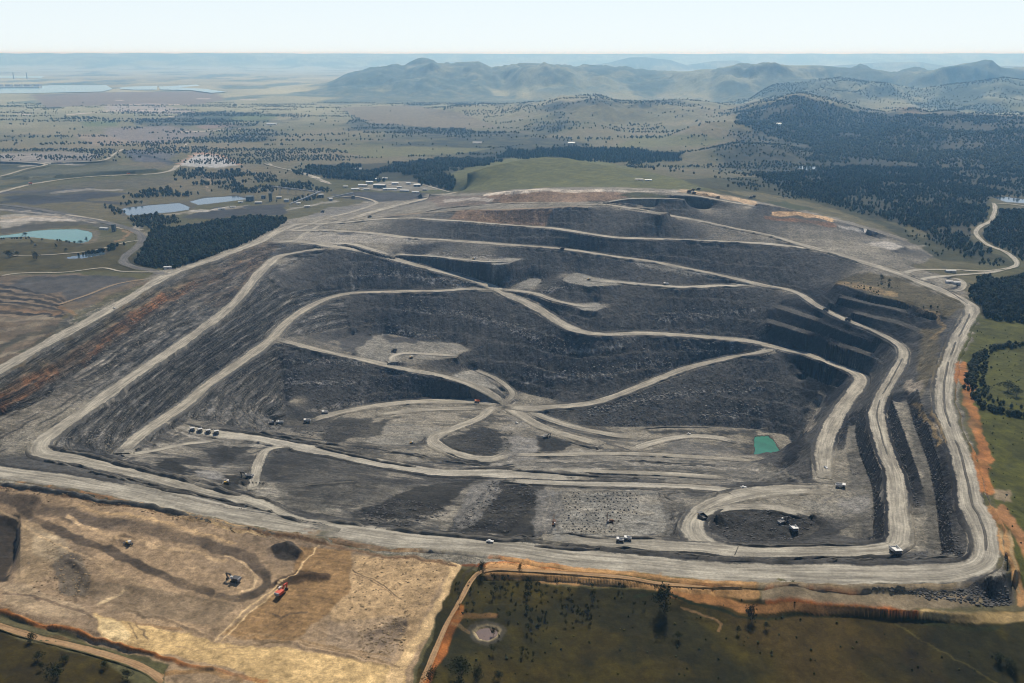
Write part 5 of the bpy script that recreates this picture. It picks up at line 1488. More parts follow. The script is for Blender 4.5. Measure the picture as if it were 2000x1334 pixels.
def drill_rig(label):
    t = empty('drill_rig', label, 'drill rig')
    tracks(t, 2.0, 7, 1.0, 1.8)
    b = MB(); b.box(0, 0, 2.2, 5, 12, .8); b.box(.3, -2, 3.8, 3.8, 6.5, 2.4); b.build('machine_deck', M['rust'], t)
    MB().box(-1.4, 4.4, 4.0, 2.0, 2.6, 2.8, .05).build('cab', M['white'], t)
    m = MB()
    for x in (-.9, .9):
        for y in (5.4, 6.8): m.bar((x, y, 1), (x, y, 19), .2, n=4)
    for k in range(9):
        z = 2 + k * 2
        m.bar((-.9, 5.4, z), (.9, 5.4, z + 2), .1, n=4); m.bar((-.9, 6.8, z + 2), (.9, 6.8, z), .1, n=4); m.bar((-.9, 5.4, z), (-.9, 6.8, z + 2), .1, n=4); m.bar((.9, 5.4, z + 2), (.9, 6.8, z), .1, n=4)
    m.build('mast', M['rust'], t)
    for x, y in ((-2, -5), (2, -5), (2, 5)): MB().bar((x, y, 0), (x, y, 2.4), .22).build('jack', M['grey'], t)
    return t

def pickup(paint, label):
    t = empty('pickup', label, 'pickup')
    b = MB(); b.prism([(-2.6, .6), (-2.6, 1.15), (-.4, 1.2), (2.0, 1.15), (2.6, 1.0), (2.6, .55)], -.95, .95); b.build('body', paint, t)
    c = MB(); c.prism([(-.5, 1.2), (-.3, 1.9), (1.0, 1.9), (1.7, 1.2)], -.85, .85); cb = c.build('cab', paint, t)
    MB().box(0, 1.42, 1.55, 1.5, .08, .5, 0, -.75).build('windscreen', M['glass'], cb)
    for x in (-.85, .85):
        for y in (-1.6, 1.6): MB().bar((x - .13, y, .4), (x + .13, y, .4), .4, n=12).build('wheel', M['rubber'], t)
    return t

TRUCKS = {'white': haul_truck(M['white'], M['white'], 'x'), 'dark': haul_truck(M['black'], M['yellow'], 'x'), 'orange': haul_truck(M['orange'], M['orange'], 'x')}
TRUCK_AT = [
 (376, 842, 'white', 205, 'white haul truck at the far left end of the parked row of four'),
 (391, 844, 'white', 205, 'white haul truck second from the left in the parked row of four'),
 (407, 846, 'white', 205, 'white haul truck third from the left in the parked row of four'),
 (423, 848, 'white', 205, 'white haul truck at the right end of the parked row of four'),
 (1748, 1083, 'white', 185, 'large white haul truck rounding the near right corner of the pit'),
 (1641, 953, 'white', 250, 'white haul truck just below the end of the pale ramp'),
 (1371, 1014, 'dark', 25, 'dark haul truck on the looping road beside the front bench'),
 (1550, 1037, 'white', 185, 'white haul truck being loaded inside the looping road'),
 (1211, 1059, 'white', 85, 'white haul truck following another on the front bench road, the left one'),
 (1226, 1056, 'white', 85, 'white haul truck leading another on the front bench road, the right one'),
 (635, 808, 'white', 110, 'white haul truck on the floor road below the dark left spoil face'),
 (600, 826, 'white', 100, 'white haul truck in the open at the left end of the pit floor'),
 (547, 828, 'white', 100, 'white haul truck parked beside a dark excavator at the left floor'),
 (932, 787, 'orange', 95, 'orange truck on the floor road close to the central junction'),
 (770, 687, 'dark', 90, 'dark haul truck on the pale sandy platform in the left of the pit'),
 (1098, 489, 'dark', 75, 'dark haul truck on the long road across the upper spoil face'),
 (1301, 557, 'white', 95, 'white haul truck alone on the middle spoil road'),
 (1613, 608, 'dark', 50, 'dark haul truck above the coal faces, the upper of two'),
 (1656, 628, 'dark', 50, 'dark haul truck above the coal faces, the lower of two'),
 (722, 425, 'dark', 120, 'dark haul truck on the junction left of the spoil heaps'),
 (630, 415, 'dark', 90, 'dark haul truck on the pale yard left of the spoil heaps'),
 (60, 361, 'orange', 105, 'orange brown truck on the long haul road at the far left'),
 (251, 341, 'orange', 100, 'orange truck on the far left haul road near its bend'),
 (1346, 376, 'dark', 60, 'dark haul truck on the dump top, front left of the parked cluster'),
 (1355, 379, 'dark', 60, 'dark haul truck on the dump top, nearest of the parked cluster'),
 (1353, 373, 'dark', 60, 'dark haul truck on the dump top, middle of the parked cluster'),
 (1364, 371, 'dark', 60, 'dark haul truck on the dump top, rearmost of the parked cluster'),
 (1466, 388, 'dark', 60, 'dark haul truck of a pair at the dump edge, the left one'),
 (1472, 386, 'dark', 60, 'dark haul truck of a pair at the dump edge, the right one'),
]
seen = set()
for u, v, kind, hd, lab in TRUCK_AT:
    sc = {1211: .5, 1226: .5, 932: .65, 60: .8, 251: .8, 1748: .9}.get(u, .78)
    o = TRUCKS[kind] if kind not in seen else copy_thing(TRUCKS[kind])
    seen.add(kind)
    tagp(o, lab, None, 'haul trucks working in the mine')
    put(o, u, v, hd, sc)
ex0 = excavator(M['black'], 'dark excavator standing on the bench at the left front of the pit'); put(ex0, 486, 934, 80, .85)
for u, v, hd, lab in ((531, 829, -70, 'dark excavator beside the white truck at the left floor'), (1527, 1024, -60, 'dark excavator loading a truck inside the looping road'), (1066, 856, -60, 'dark excavator at the dark broken ground below the central junction'), (460, 1136, 70, 'dark excavator at the right end of the stripped field')):
    put(copy_thing(ex0, lab), u, v, hd, .8)
for o in [q for q in COL.objects if q.name.startswith('excavator') and q.parent is None]:
    o['group'] = 'dark excavators in the mine'
rx = excavator(M['red'], 'red excavator working on the stripped brown field'); put(rx, 548, 1162, -25, .8)
dz0 = dozer('bulldozer pushing soil in a shallow round cut in the stripped field'); put(dz0, 252, 1064, 60, 1.15)
for u, v, hd, lab in ((804, 867, 90, 'small bulldozer on the pale floor left of the curved floor road'), (443, 945, 100, 'bulldozer beside the dark cut on the left front bench'), (1150, 548, 80, 'bulldozer trimming the middle spoil platform'), (803, 700, 100, 'bulldozer on the edge of the sandy platform'), (925, 507, 90, 'bulldozer on the pale upper spur of the spoil')):
    put(copy_thing(dz0, lab), u, v, hd, 1.15)
for o in [q for q in COL.objects if q.name.startswith('bulldozer') and q.parent is None]:
    o['group'] = 'bulldozers in the mine'
dr0 = drill_rig('tall drill rig standing at the left edge of the drilled bench'); put(dr0, 1082, 1024, 170, .75)
tagp(put(copy_thing(dr0, 'drill rig in the middle right of the drilled bench'), 1192, 1020, 100, .6), None, None, 'drill rigs'); dr0['group'] = 'drill rigs'
pk0 = pickup(M['white'], 'white pickup on the front road near the corner of the stripped field'); put(pk0, 957, 1060, 80, 1.3)
for u, v, hd, lab in ((1009, 827, 60, 'white pickup on the little triangle yard below the junction'), (1345, 849, 90, 'white pickup on the floor loop near the green pond'), (1613, 915, 10, 'white pickup low on the pale ramp'), (1452, 953, 90, 'white pickup on the narrow track behind the looping road'), (224, 604, 60, 'white pickup on the left rim road')):
    put(copy_thing(pk0, lab), u, v, hd, 1.3)
for o in [q for q in COL.objects if q.name.startswith('pickup') and q.parent is None]:
    o['group'] = 'pickups on the mine roads'

# ------------------------------------------------------------------ buildings and plant
def shed(name, u, v, L, W, h, hd, wallm, roofm, label, cat='shed', group=None, pitch=.18):
    t = empty(name, label, cat, group)
    MB().box(0, 0, h / 2 - 1, L, W, h + 2).build('wall', wallm, t)
    r = MB(); e = .5
    r.prism([(-W / 2 - e, h), (0, h + W * pitch), (W / 2 + e, h), (W / 2 + e, h + .3), (0, h + W * pitch + .3), (-W / 2 - e, h + .3)], -L / 2 - e, L / 2 + e)
    r.build('roof', roofm, t)
    for k in range(max(1, int(L / 18))):
        x = -L / 2 + (k + .5) * L / max(1, int(L / 18))
        MB().box(x, -W / 2 - .06, min(2.2, h * .35), 4, .1, min(4.2, h * .7)).build('door', M['grey'], t)
    x, y, z = spot(u, v)
    t.location = (x, y, z); t.rotation_euler = (0, 0, math.radians(hd))
    return t
G1 = 'sheds and offices behind the pit'
shed('workshop', 742, 367, 40, 16, 10, -8, M['teal'], M['roof'], 'big dark workshop with a pale roof among the offices behind the pit', 'workshop', G1)
for u, v, L, W, h, hd, wm, lab in ((709, 364, 30, 14, 5, -6, 'cream', 'long pale shed left of the big dark workshop'), (722, 358, 24, 12, 5, 5, 'cream', 'pale shed just behind the left end of the dark workshop'), (762, 371, 46, 10, 4, -5, 'white', 'low white shed in front of the dark workshop'), (772, 360, 22, 12, 5, 0, 'white', 'white shed right behind the dark workshop'),
                              (790, 374, 30, 9, 4, -12, 'grey', 'low grey shed right of the low white one'), (812, 377, 24, 8, 4, -18, 'white', 'small white shed near the road bend behind the dump'), (735, 352, 20, 10, 5, 0, 'grey', 'grey shed at the back of the offices'), (694, 371, 26, 9, 4, 0, 'white', 'white low building at the left end of the offices'), (815, 364, 22, 14, 6, 0, 'teal', 'small dark shed at the right of the office yard')):
    shed('shed', u, v, L, W, h, hd, M[wm], M['roof'], lab, 'shed', G1)
G2 = 'coal plant buildings at the left'
shed('plant_building', 489, 392, 22, 16, 13, 5, M['teal'], M['teal'], 'square dark processing building behind the grey pond', 'plant', G2)
shed('plant_building', 529, 393, 9, 9, 24, 5, M['teal'], M['teal'], 'tall narrow dark processing tower', 'plant', G2)
shed('plant_building', 627, 386, 15, 10, 10, 25, M['teal'], M['grey'], 'dark transfer house at the top of the conveyor', 'plant', G2)
shed('plant_building', 560, 394, 14, 9, 7, 0, M['grey'], M['roof'], 'grey plant shed between tower and transfer house', 'plant', G2)
shed('plant_building', 505, 398, 20, 8, 5, 5, M['grey'], M['roof'], 'low grey plant shed below the dark tower', 'plant', G2)
for u, v, L, W, h, hd, wm, lab in ((470, 396, 14, 7, 4, 8, 'white', 'small white plant shed left of the square processing building'), (515, 388, 12, 8, 9, 0, 'teal', 'narrow dark plant shed between processing building and tower'), (545, 388, 16, 7, 5, 10, 'grey', 'low grey plant shed just right of the dark tower'), (583, 399, 12, 6, 4, 20, 'white', 'white hut below the rising conveyor'), (603, 391, 10, 7, 6, 20, 'teal', 'small dark plant shed beside the conveyor middle'), (600, 405, 16, 6, 4, 15, 'cream', 'cream hut row below the conveyor near the road'), (646, 392, 10, 8, 7, 25, 'grey', 'grey sampling hut right of the transfer house'), (433, 409, 18, 5, 3, 10, 'white', 'low white sheds at the coal yard left end'), (455, 405, 14, 5, 3, 10, 'white', 'second low white shed on the coal yard'), (690, 388, 9, 7, 8, 0, 'teal', 'dark loading bin at the far end of the stockpile conveyor')):
    shed('plant_building', u, v, L, W, h, hd, M[wm], M['roof'] if wm != 'teal' else M['teal'], lab, 'plant', G2)
for u, v, L, W, h, hd, wm, lab in ((675, 366, 16, 8, 4, 0, 'cream', 'cream hut farthest left in the office yard'), (752, 350, 18, 8, 4, 0, 'white', 'white hut behind the dark workshop roof'), (780, 367, 16, 7, 4, -8, 'cream', 'cream shed between the white and grey low sheds'), (798, 360, 14, 8, 5, -10, 'white', 'white shed left of the small dark office shed'), (830, 372, 14, 7, 4, -15, 'grey', 'grey shed closest to the dump road bend'), (716, 371, 18, 6, 3, 0, 'grey', 'long low grey shelter below the pale office sheds')):
    shed('shed', u, v, L, W, h, hd, M[wm], M['roof'], lab, 'shed', G1)
shed('silo_building', 223, 452, 8, 8, 17, 0, M['teal'], M['teal'], 'dark square loading tower beside the turquoise pond', 'tower')
shed('shed', 204, 448, 28, 7, 4, -25, M['white'], M['roof'], 'white roofed shed left of the dark loading tower')
shed('shed', 328, 525, 15, 6, 4.5, 15, M['white'], M['white'], 'white cabin at the near tip of the dark tree block')
shed('farmhouse', 932, 280, 44, 14, 5, 0, M['white'], M['white'], 'bright white farm building far out on the plain', 'farm building')
shed('shed', 1248, 352, 24, 5, 3, 0, M['white'], M['white'], 'left one of two long white sheds beyond the dump')
shed('shed', 1266, 353, 20, 5, 3, 0, M['white'], M['white'], 'right one of two long white sheds beyond the dump')
shed('shed', 1853, 553, 13, 6, 4, 0, M['white'], M['white'], 'left white site hut in the triangle yard right of the pit')
shed('shed', 1868, 555, 13, 6, 4, 0, M['white'], M['white'], 'right white site hut in the triangle yard right of the pit')
shed('shed', 1856, 532, 20, 6, 4, 0, M['cream'], M['roof'], 'cream hut between the two gravel roads right of the pit')
shed('farmhouse', 1116, 281, 34, 16, 6, 0, M['cream'], M['roof'], 'small pale farmhouse at the edge of the far plain', 'farm building')
shed('farmhouse', 531, 244, 60, 24, 8, 0, M['white'], M['roof'], 'white farm building in the far left country', 'farm building')
shed('farmhouse', 700, 331, 24, 10, 4, 0, M['white'], M['roof'], 'white house in the trees behind the office yard', 'farm building')
shed('farmhouse', 1518, 244, 40, 20, 7, 0, M['white'], M['roof'], 'pale farm building on the wooded slope at the right', 'farm building')

def conveyor(u0, v0, h0, u1, v1, h1, label):
    a = Vector(spot(u0, v0)); b = Vector(spot(u1, v1))
    t = empty('conveyor', label, 'conveyor', 'conveyors of the coal plant')
    d = b - a; L = Vector((d.x, d.y)).length
    t.location = a; t.rotation_euler = (0, 0, math.atan2(-d.x, d.y))
    dz = d.z
    MB().prism([(0, h0), (L, dz + h1), (L, dz + h1 + 3), (0, h0 + 3)], -1.8, 1.8).build('gallery', M['grey'], t)
    n = max(2, int(L / 30))
    for k in range(1, n + 1):
        y = L * k / n; z = h0 + (dz + h1 - h0) * k / n
        m = MB(); m.bar((-3, y, dz * k / n - 2), (-1.4, y, z), .35, n=4); m.bar((3, y, dz * k / n - 2), (1.4, y, z), .35, n=4); m.bar((-2.2, y, z * .5), (2.2, y, z * .5), .25, n=4)
        m.build('trestle', M['grey'], t)
conveyor(566, 401, 2, 626, 384, 14, 'rising conveyor gallery from the coal yard to the transfer house')
conveyor(626, 384, 12, 532, 377, 20, 'long conveyor gallery from the transfer house to the dark tower')
conveyor(640, 390, 3, 690, 384, 9, 'short conveyor gallery over the coal stockpile')

for u, lab in ((27, 'left one of two far chimney stacks beyond the lake'), (53, 'right one of two far chimney stacks beyond the lake')):
    x, y, z = P(u, 154, 8)
    t = empty('chimney_stack', lab, 'chimney', 'far power station chimneys')
    t.location = (x, y, z)
    MB().bar((0, 0, -20), (0, 0, 95), 11, 8, 14).build('shaft', M['stack'], t)
    MB().bar((0, 0, 95), (0, 0, 101), 9, 9, 14).build('collar', M['black'], t)
x, y, z = P(40, 172, 8)
t = empty('power_station', 'far power station halls on the lake shore', 'power station'); t.location = (x, y, z)
m = MB()
for k in range(5): m.box(-260 + k * 120, 0, 20, 70, 60, 50)
m.build('hall', M['stack'], t)
MB().box(-20, -80, 8, 620, 50, 30).build('annex', M['roof'], t)

# piles of drill cuttings on the drilled bench
mp, nt_, b_ = new_mat('drill_cuttings'); b_.inputs["Base Color"].default_value = (.045, .045, .045, 1)
m = MB()
ring = [(1.0 * math.cos(a) * (1 + .2 * math.sin(3 * a)), 1.0 * math.sin(a), -.3) for a in [k * math.pi / 4 for k in range(8)]]
m.add(ring + [(.1, .05, .9)], [(k, (k + 1) % 8, 8) for k in range(8)])
first = None; cnt = 0
for r in range(15):
    for c in range(16):
        u0, v0 = 1104 + c * 9.2 + (r % 2) * 4.0 + random.uniform(-2, 2) - r * .5, 964 + r * 5.4 + random.uniform(-1.2, 1.2)
        if u0 > 1225 - (r - 8) * 4 and r > 8 or random.random() < .16: continue
        x, y, z = pick(u0, v0)
        if first is None:
            o = first = m.build('cuttings_pile', mp)
        else:
            o = first.copy(); COL.objects.link(o)
        tagp(o, 'small dark pile of drill cuttings in the rows on the drilled bench', 'cuttings pile', 'drill cuttings on the drilled bench')
        o.location = (x, y, z + .1); s = random.uniform(.55, 1.5); o.scale = (s * 1.2, s, s); o.rotation_euler = (0, 0, random.random() * 6)

# ------------------------------------------------------------------ trees
def foliage_mat(name, c):
    m, nt, b = new_mat(name)
    b.inputs["Roughness"].default_value = .8
    b.inputs["Specular IOR Level"].default_value = .1
    geo = nt.nodes.new("ShaderNodeNewGeometry")
    oi = nt.nodes.new("ShaderNodeObjectInfo").outputs["Random"]
    n_ = noise(nt, geo.outputs["Position"], .06, 4, .7)
    f = mathn(nt, 'MULTIPLY', mapr(nt, n_, .3, .7, .55, 1.5), mapr(nt, oi, 0, 1, .8, 1.2))
    rgb = nt.nodes.new("ShaderNodeRGB"); rgb.outputs[0].default_value = (*c, 1)
    nt.links.new(mulcol(nt, rgb.outputs[0], f), b.inputs["Base Color"])
    return m
LEAF = foliage_mat('gum_leaves', (.022, .026, .010)); LEAF2 = foliage_mat('sapling_leaves', (.034, .038, .014)); LEAFD = foliage_mat('plantation_leaves', (.013, .017, .009))
TINTS = {LEAF.name: [foliage_mat('olive_leaves', (.058, .056, .018)), foliage_mat('grey_green_leaves', (.042, .052, .030)), foliage_mat('dark_green_leaves', (.014, .018, .009))]}  # different greens mixed at random through the woods
TINTS[LEAFD.name] = [foliage_mat('dark_olive_leaves', (.036, .037, .012)), foliage_mat('mid_green_leaves', (.022, .034, .016)), foliage_mat('deep_leaves', (.010, .014, .008))]
TINTS[LEAF2.name] = TINTS[LEAF.name]
BARK = paintm('bark', (.16, .13, .10), .9, .5)

def crown_np(rng, blobs, leaves, leaf, squash=.8):
    """leaf-sized faces spread through several uneven clumps; unit crown about 1 across, centre at 0"""
    V = []; Fq = []
    cs = rng.normal(0, .26, (blobs, 3)) * (1, 1, squash); rs = rng.uniform(.22, .42, blobs)
    for k in range(leaves):
        b = rng.integers(blobs)
        d = rng.normal(0, 1, 3); d /= np.linalg.norm(d)
        p = cs[b] + d * rs[b] * rng.uniform(.55, 1.08) * (1, 1, squash)
        a = rng.normal(0, 1, 3); a = a / np.linalg.norm(a) * leaf * rng.uniform(.6, 1.4)
        q = np.cross(a, rng.normal(0, 1, 3)); q = q / (np.linalg.norm(q) + 1e-9) * leaf * rng.uniform(.5, 1.1)
        n = len(V); V += [p - a, p + q, p + a, p - q]; Fq.append((n, n + 1, n + 2, n + 3))
    return np.array(V), np.array(Fq)

def big_tree(seed, name='tree', leafm=LEAF, label=None, tall=1.0, blobs=12, leaves=900, leaf=.045):
    rng = np.random.default_rng(seed)
    t = empty(name, label, 'tree')
    m = MB(); m.bar((0, 0, -.06), (.01, .01, .34 * tall), .028, .02, 7)
    for k in range(5):
        a = k * 1.26 + rng.uniform(-.3, .3); z = rng.uniform(.2, .34)
        m.bar((0, 0, z * tall), (.22 * math.cos(a), .22 * math.sin(a), (z + rng.uniform(.2, .34)) * tall), .014, .005, 5)
    m.build('trunk', BARK, t)
    V, Fq = crown_np(rng, blobs, leaves, leaf, 1.0)
    V = V * (.75, .75, .62 * tall) + (0, 0, .62 * tall)
    me = mesh_np('crown', V, Fq, leafm, False)
    link('crown', me, t)
    return t
PROTO = [big_tree(3), big_tree(5), big_tree(9, tall=1.15)]
SAP = [big_tree(21, 'sapling', LEAF2, None, 1.1, 5, 140, .09), big_tree(23, 'sapling', LEAF2, None, 1.0, 4, 120, .10)]
used = set()
def plant(protos, x, y, h, label, group, wide=1.0):
    p = random.choice(protos)
    o = p if p.name not in used else copy_thing(p)
    used.add(p.name)
    tagp(o, label, 'tree', group)
    o.location = (x, y, float(zat(x, y)) - .1); o.rotation_euler = (0, 0, random.random() * 6.28); h *= 1.2; o.scale = (h * wide, h * wide, h)
    return o
for u, v, h, w, lab in ((1297, 1196, 19, .95, 'largest dark tree in the near grass below the orange bank'), (1467, 1214, 14, .62, 'tall narrow dark tree by the dark drain in the near grass'), (942, 1122, 9, 1.0, 'dark bushy tree at the top corner of the near grass field'), (902, 1328, 16, 1.1, 'big dark tree at the bottom edge beside the dirt track'),
                        (930, 1336, 10, 1.0, 'smaller dark tree right of the big one at the bottom edge'), (840, 1332, 8, 1.2, 'dark bush left of the dirt track at the bottom edge'), (975, 1330, 7, 1, 'small tree right of the bottom edge pair near the bare mound'), (1440, 1238, 6, .7, 'small thin tree left of the tall narrow tree'), (1325, 1250, 6, 1.0, 'small bushy tree below the largest near tree'), (1495, 1228, 5, .9, 'small bush right of the tall narrow tree'),
                        (1950, 1290, 7, 1.2, 'upper bush of the clump at the lower right corner'), (1968, 1305, 7, 1.2, 'middle bush of the clump at the lower right corner'), (1978, 1318, 6, 1.1, 'lower bush of the clump at the lower right corner'), (1015, 1120, 7, .6, 'thin tree beside the orange bank right of the track corner'), (60, 1256, 8, .9, 'dark tree on the track side at the lower left'), (113, 1328, 14, .9, 'tallest dark tree at the bottom left edge'),
                        (82, 1310, 6, .7, 'thin tree left of the tallest one at the bottom left edge'), (75, 1290, 6, 1.2, 'low dark bush below the track at the lower left'), (130, 1292, 6, 1.2, 'low dark bush between track and bottom edge'), (205, 1305, 5, 1.3, 'low dark bush right of the bottom left trees'), (250, 1328, 6, 1.2, 'dark bush near the end of the lower left track'),
                        (19, 503, 15, 1.3, 'broad dark tree on the grass at the left edge'), (34, 500, 9, 1.1, 'tree right beside the broad one at the left edge'), (72, 508, 13, 1.1, 'lone round tree in the grass left of the blue dam'), (110, 485, 7, 1, 'small lone tree below the turquoise pond, left'), (128, 491, 7, 1, 'small lone tree below the turquoise pond, right'), (63, 477, 7, 1, 'small lone tree left below the turquoise pond'), (70, 483, 6, 1, 'second small tree left below the turquoise pond'), (158, 478, 9, 1.2, 'bushy tree on the lower shore of the turquoise pond'), (170, 472, 8, 1, 'tree on the right shore of the turquoise pond'), (50, 462, 9, 1.2, 'tree on the near shore of the turquoise pond, left end'),
                        (1968, 765, 12, 1.4, 'broad dark tree inside the curving tree line'), (1985, 775, 11, 1.3, 'dark tree right of the broad one inside the tree line'), (1722, 549, 9, .9, 'dark tree on the scrubby spoil above the coal faces'), (1737, 553, 7, 1, 'second tree on the scrubby spoil above the coal faces')):
    x, y, z = pick(u, v)
    plant(PROTO, x, y, h, lab, 'lone trees around the mine', w)
sap_n = 0
rng = np.random.default_rng(77)
for (u0, v0, u1, v1, n) in ((955, 1132, 1050, 1215, 34), (1050, 1140, 1170, 1225, 34), (1000, 1215, 1055, 1290, 9), (890, 1130, 960, 1200, 8), (1200, 1150, 1280, 1200, 5), (960, 1230, 1000, 1290, 5)):
    for k in range(n):
        u = rng.uniform(u0, u1); v = rng.uniform(v0, v1)
        x, y, z = pick(u, v)
        plant(SAP, x, y, rng.uniform(3, 7), 'thin young gum tree among the saplings in the near dark grass', 'saplings in the near grass', .55)
        sap_n += 1

# low bushes in the near grass, too many and too small to tell apart
frng0 = np.random.default_rng(55)
bx, by = inside(['900,1140 1200,1150 1500,1170 1900,1235 2000,1330 900,1330', '1900,640 2000,640 2000,1100 1960,1000 1920,860'], 130, 621)
LOWB = None
# forests: jittered planting, nearest ones as trees of their own, the rest as woodland
def low_tree(seed, n, conic=False):
    rng = np.random.default_rng(seed)
    V = []; Fq = []
    # lumpy core
    rings = 3; seg = 5
    for i in range(rings):
        z = (.28, .58, .85)[i]; r = ((.40, .30, .15) if conic else (.36, .46, .26))[i]
        for k in range(seg):
            a = 6.283 * k / seg + rng.uniform(-.3, .3); rr_ = r * rng.uniform(.65, 1.2)
            V.append((rr_ * math.cos(a), rr_ * math.sin(a), z + rng.uniform(-.08, .08)))
    for i in range(rings - 1):
        for k in range(seg):
            a, b = i * seg + k, i * seg + (k + 1) % seg
            Fq.append((a, b, b + seg)); Fq.append((a, b + seg, a + seg))
    top = len(V); V.append((rng.uniform(-.08, .08), rng.uniform(-.08, .08), 1.0)); bot = len(V); V.append((0, 0, 0.0))
    for k in range(seg):
        Fq.append((top - seg + k, top - seg + (k + 1) % seg, top)); Fq.append(((k + 1) % seg, k, bot))
    for k in range(n):                                        # ragged leaf tufts
        a = rng.uniform(0, 6.283); z = rng.uniform(.25, .95); r = .45 * (1 - abs(z - .5) * .9) * rng.uniform(.8, 1.2)
        p = np.array((r * math.cos(a), r * math.sin(a), z)); q = rng.normal(0, .13, (3, 3))
        i = len(V); V += [tuple(p + q[0]), tuple(p + q[1]), tuple(p + q[2])]; Fq.append((i, i + 1, i + 2))
    return np.array(V), np.array(Fq)
LOWT = [low_tree(s, 14) for s in (1, 2, 3, 4)]; CONT = [low_tree(s, 10, True) for s in (5, 6, 7)]; TINY = [low_tree(s, 0) for s in (8, 9, 10)]

def merged(name, pts, temps, mat, rng):
    Vs = []; Fs = []; n = 0
    which = rng.integers(len(temps), size=len(pts))
    for w, (V, Fq) in enumerate(temps):
        p = pts[which == w]
        if len(p) == 0: continue
        a = rng.uniform(0, 6.283, len(p)); ca, sa = np.cos(a)[:, None], np.sin(a)[:, None]
        h = p[:, 3][:, None]; wd = p[:, 4][:, None]
        X = (V[None, :, 0] * ca - V[None, :, 1] * sa) * h * wd + p[:, 0:1]
        Y = (V[None, :, 0] * sa + V[None, :, 1] * ca) * h * wd + p[:, 1:2]
        Zz = V[None, :, 2] * h + p[:, 2:3] - .3
        Vs.append(np.stack([X, Y, Zz], -1).reshape(-1, 3))
        f = Fq[None] + (np.arange(len(p)) * len(V))[:, None, None] + n
        Fs.append(f.reshape(-1, 3)); n += len(p) * len(V)
    F_ = np.vstack(Fs)
    me = mesh_np(name, np.vstack(Vs), F_, mat, False)
    for m_ in TINTS[mat.name]: me.materials.append(m_)
    cnts = [(which == w).sum() for w in range(len(temps))]
    mi = np.concatenate([np.repeat(rng.choice(4, size=c_, p=(.28, .30, .30, .12)), len(temps[w][1])) for w, c_ in enumerate(cnts) if c_])
    me.polygons.foreach_set("material_index", mi.astype(np.int32))
    return link(name, me, kind='stuff')

def fill(poly, sp, hmin, hmax, wide, rng, dens=None, zref=0.0):
    """jittered planting grid inside a region traced on the photograph"""
    w = np.array([P(u, v, zref)[:2] for u, v in poly])
    x0, y0 = w.min(0) - 200; x1, y1 = w.max(0) + 400
    gx, gy = np.meshgrid(np.arange(x0, x1, sp), np.arange(y0, y1, sp))
    gx = gx.ravel() + rng.uniform(-.6, .6, gx.size) * sp; gy = gy.ravel() + rng.uniform(-.6, .6, gy.size) * sp
    z = zat(gx, gy); u, v = proj(gx, gy, z + .6 * (hmin + hmax) / 2)
    u2 = u + fbm(gx, gy, 70, 4, 501) * 9; v2 = v + fbm(gx, gy, 70, 4, 502) * 4
    k = inpoly(u2, v2, poly)
    if dens is not None:
        k &= rng.uniform(0, 1, len(k)) < dens(gx, gy)
    gx, gy, z = gx[k], gy[k], z[k]
    for name, width, berm, style, c, s, nrm in road_world:      # keep roads clear
        bb = (gx > c[:, 0].min() - 20) & (gx < c[:, 0].max() + 20) & (gy > c[:, 1].min() - 20) & (gy < c[:, 1].max() + 20)
        if not bb.any(): continue
        ix = np.nonzero(bb)[0]
        d = np.sqrt(((np.stack([gx[ix], gy[ix]], 1)[:, None] - c[None, :, :2]) ** 2).sum(-1)).min(1)
        bad = np.zeros(len(gx), bool); bad[ix[d < width / 2 + 5]] = True
        gx, gy, z = gx[~bad], gy[~bad], z[~bad]
    h = (hmin + (hmax - hmin) * rng.beta(1.6, 1.6, len(gx))) * (1 + .35 * fbm(gx, gy, 70, 3, 503)) * np.where(rng.uniform(0, 1, len(gx)) < .12, 1.3, 1)
    return np.stack([gx, gy, z, h, np.full(len(gx), wide)], 1)

def along(pts, n, spread, hmin, hmax, wide, rng):
    out = []
    c, s = spline([pick(u, v) for u, v in pts], 3.0)
    k = rng.integers(len(c), size=n)
    x = c[k, 0] + rng.normal(0, spread, n); y = c[k, 1] + rng.normal(0, spread, n)
    return np.stack([x, y, zat(x, y), rng.uniform(hmin, hmax, n), np.full(n, wide)], 1)

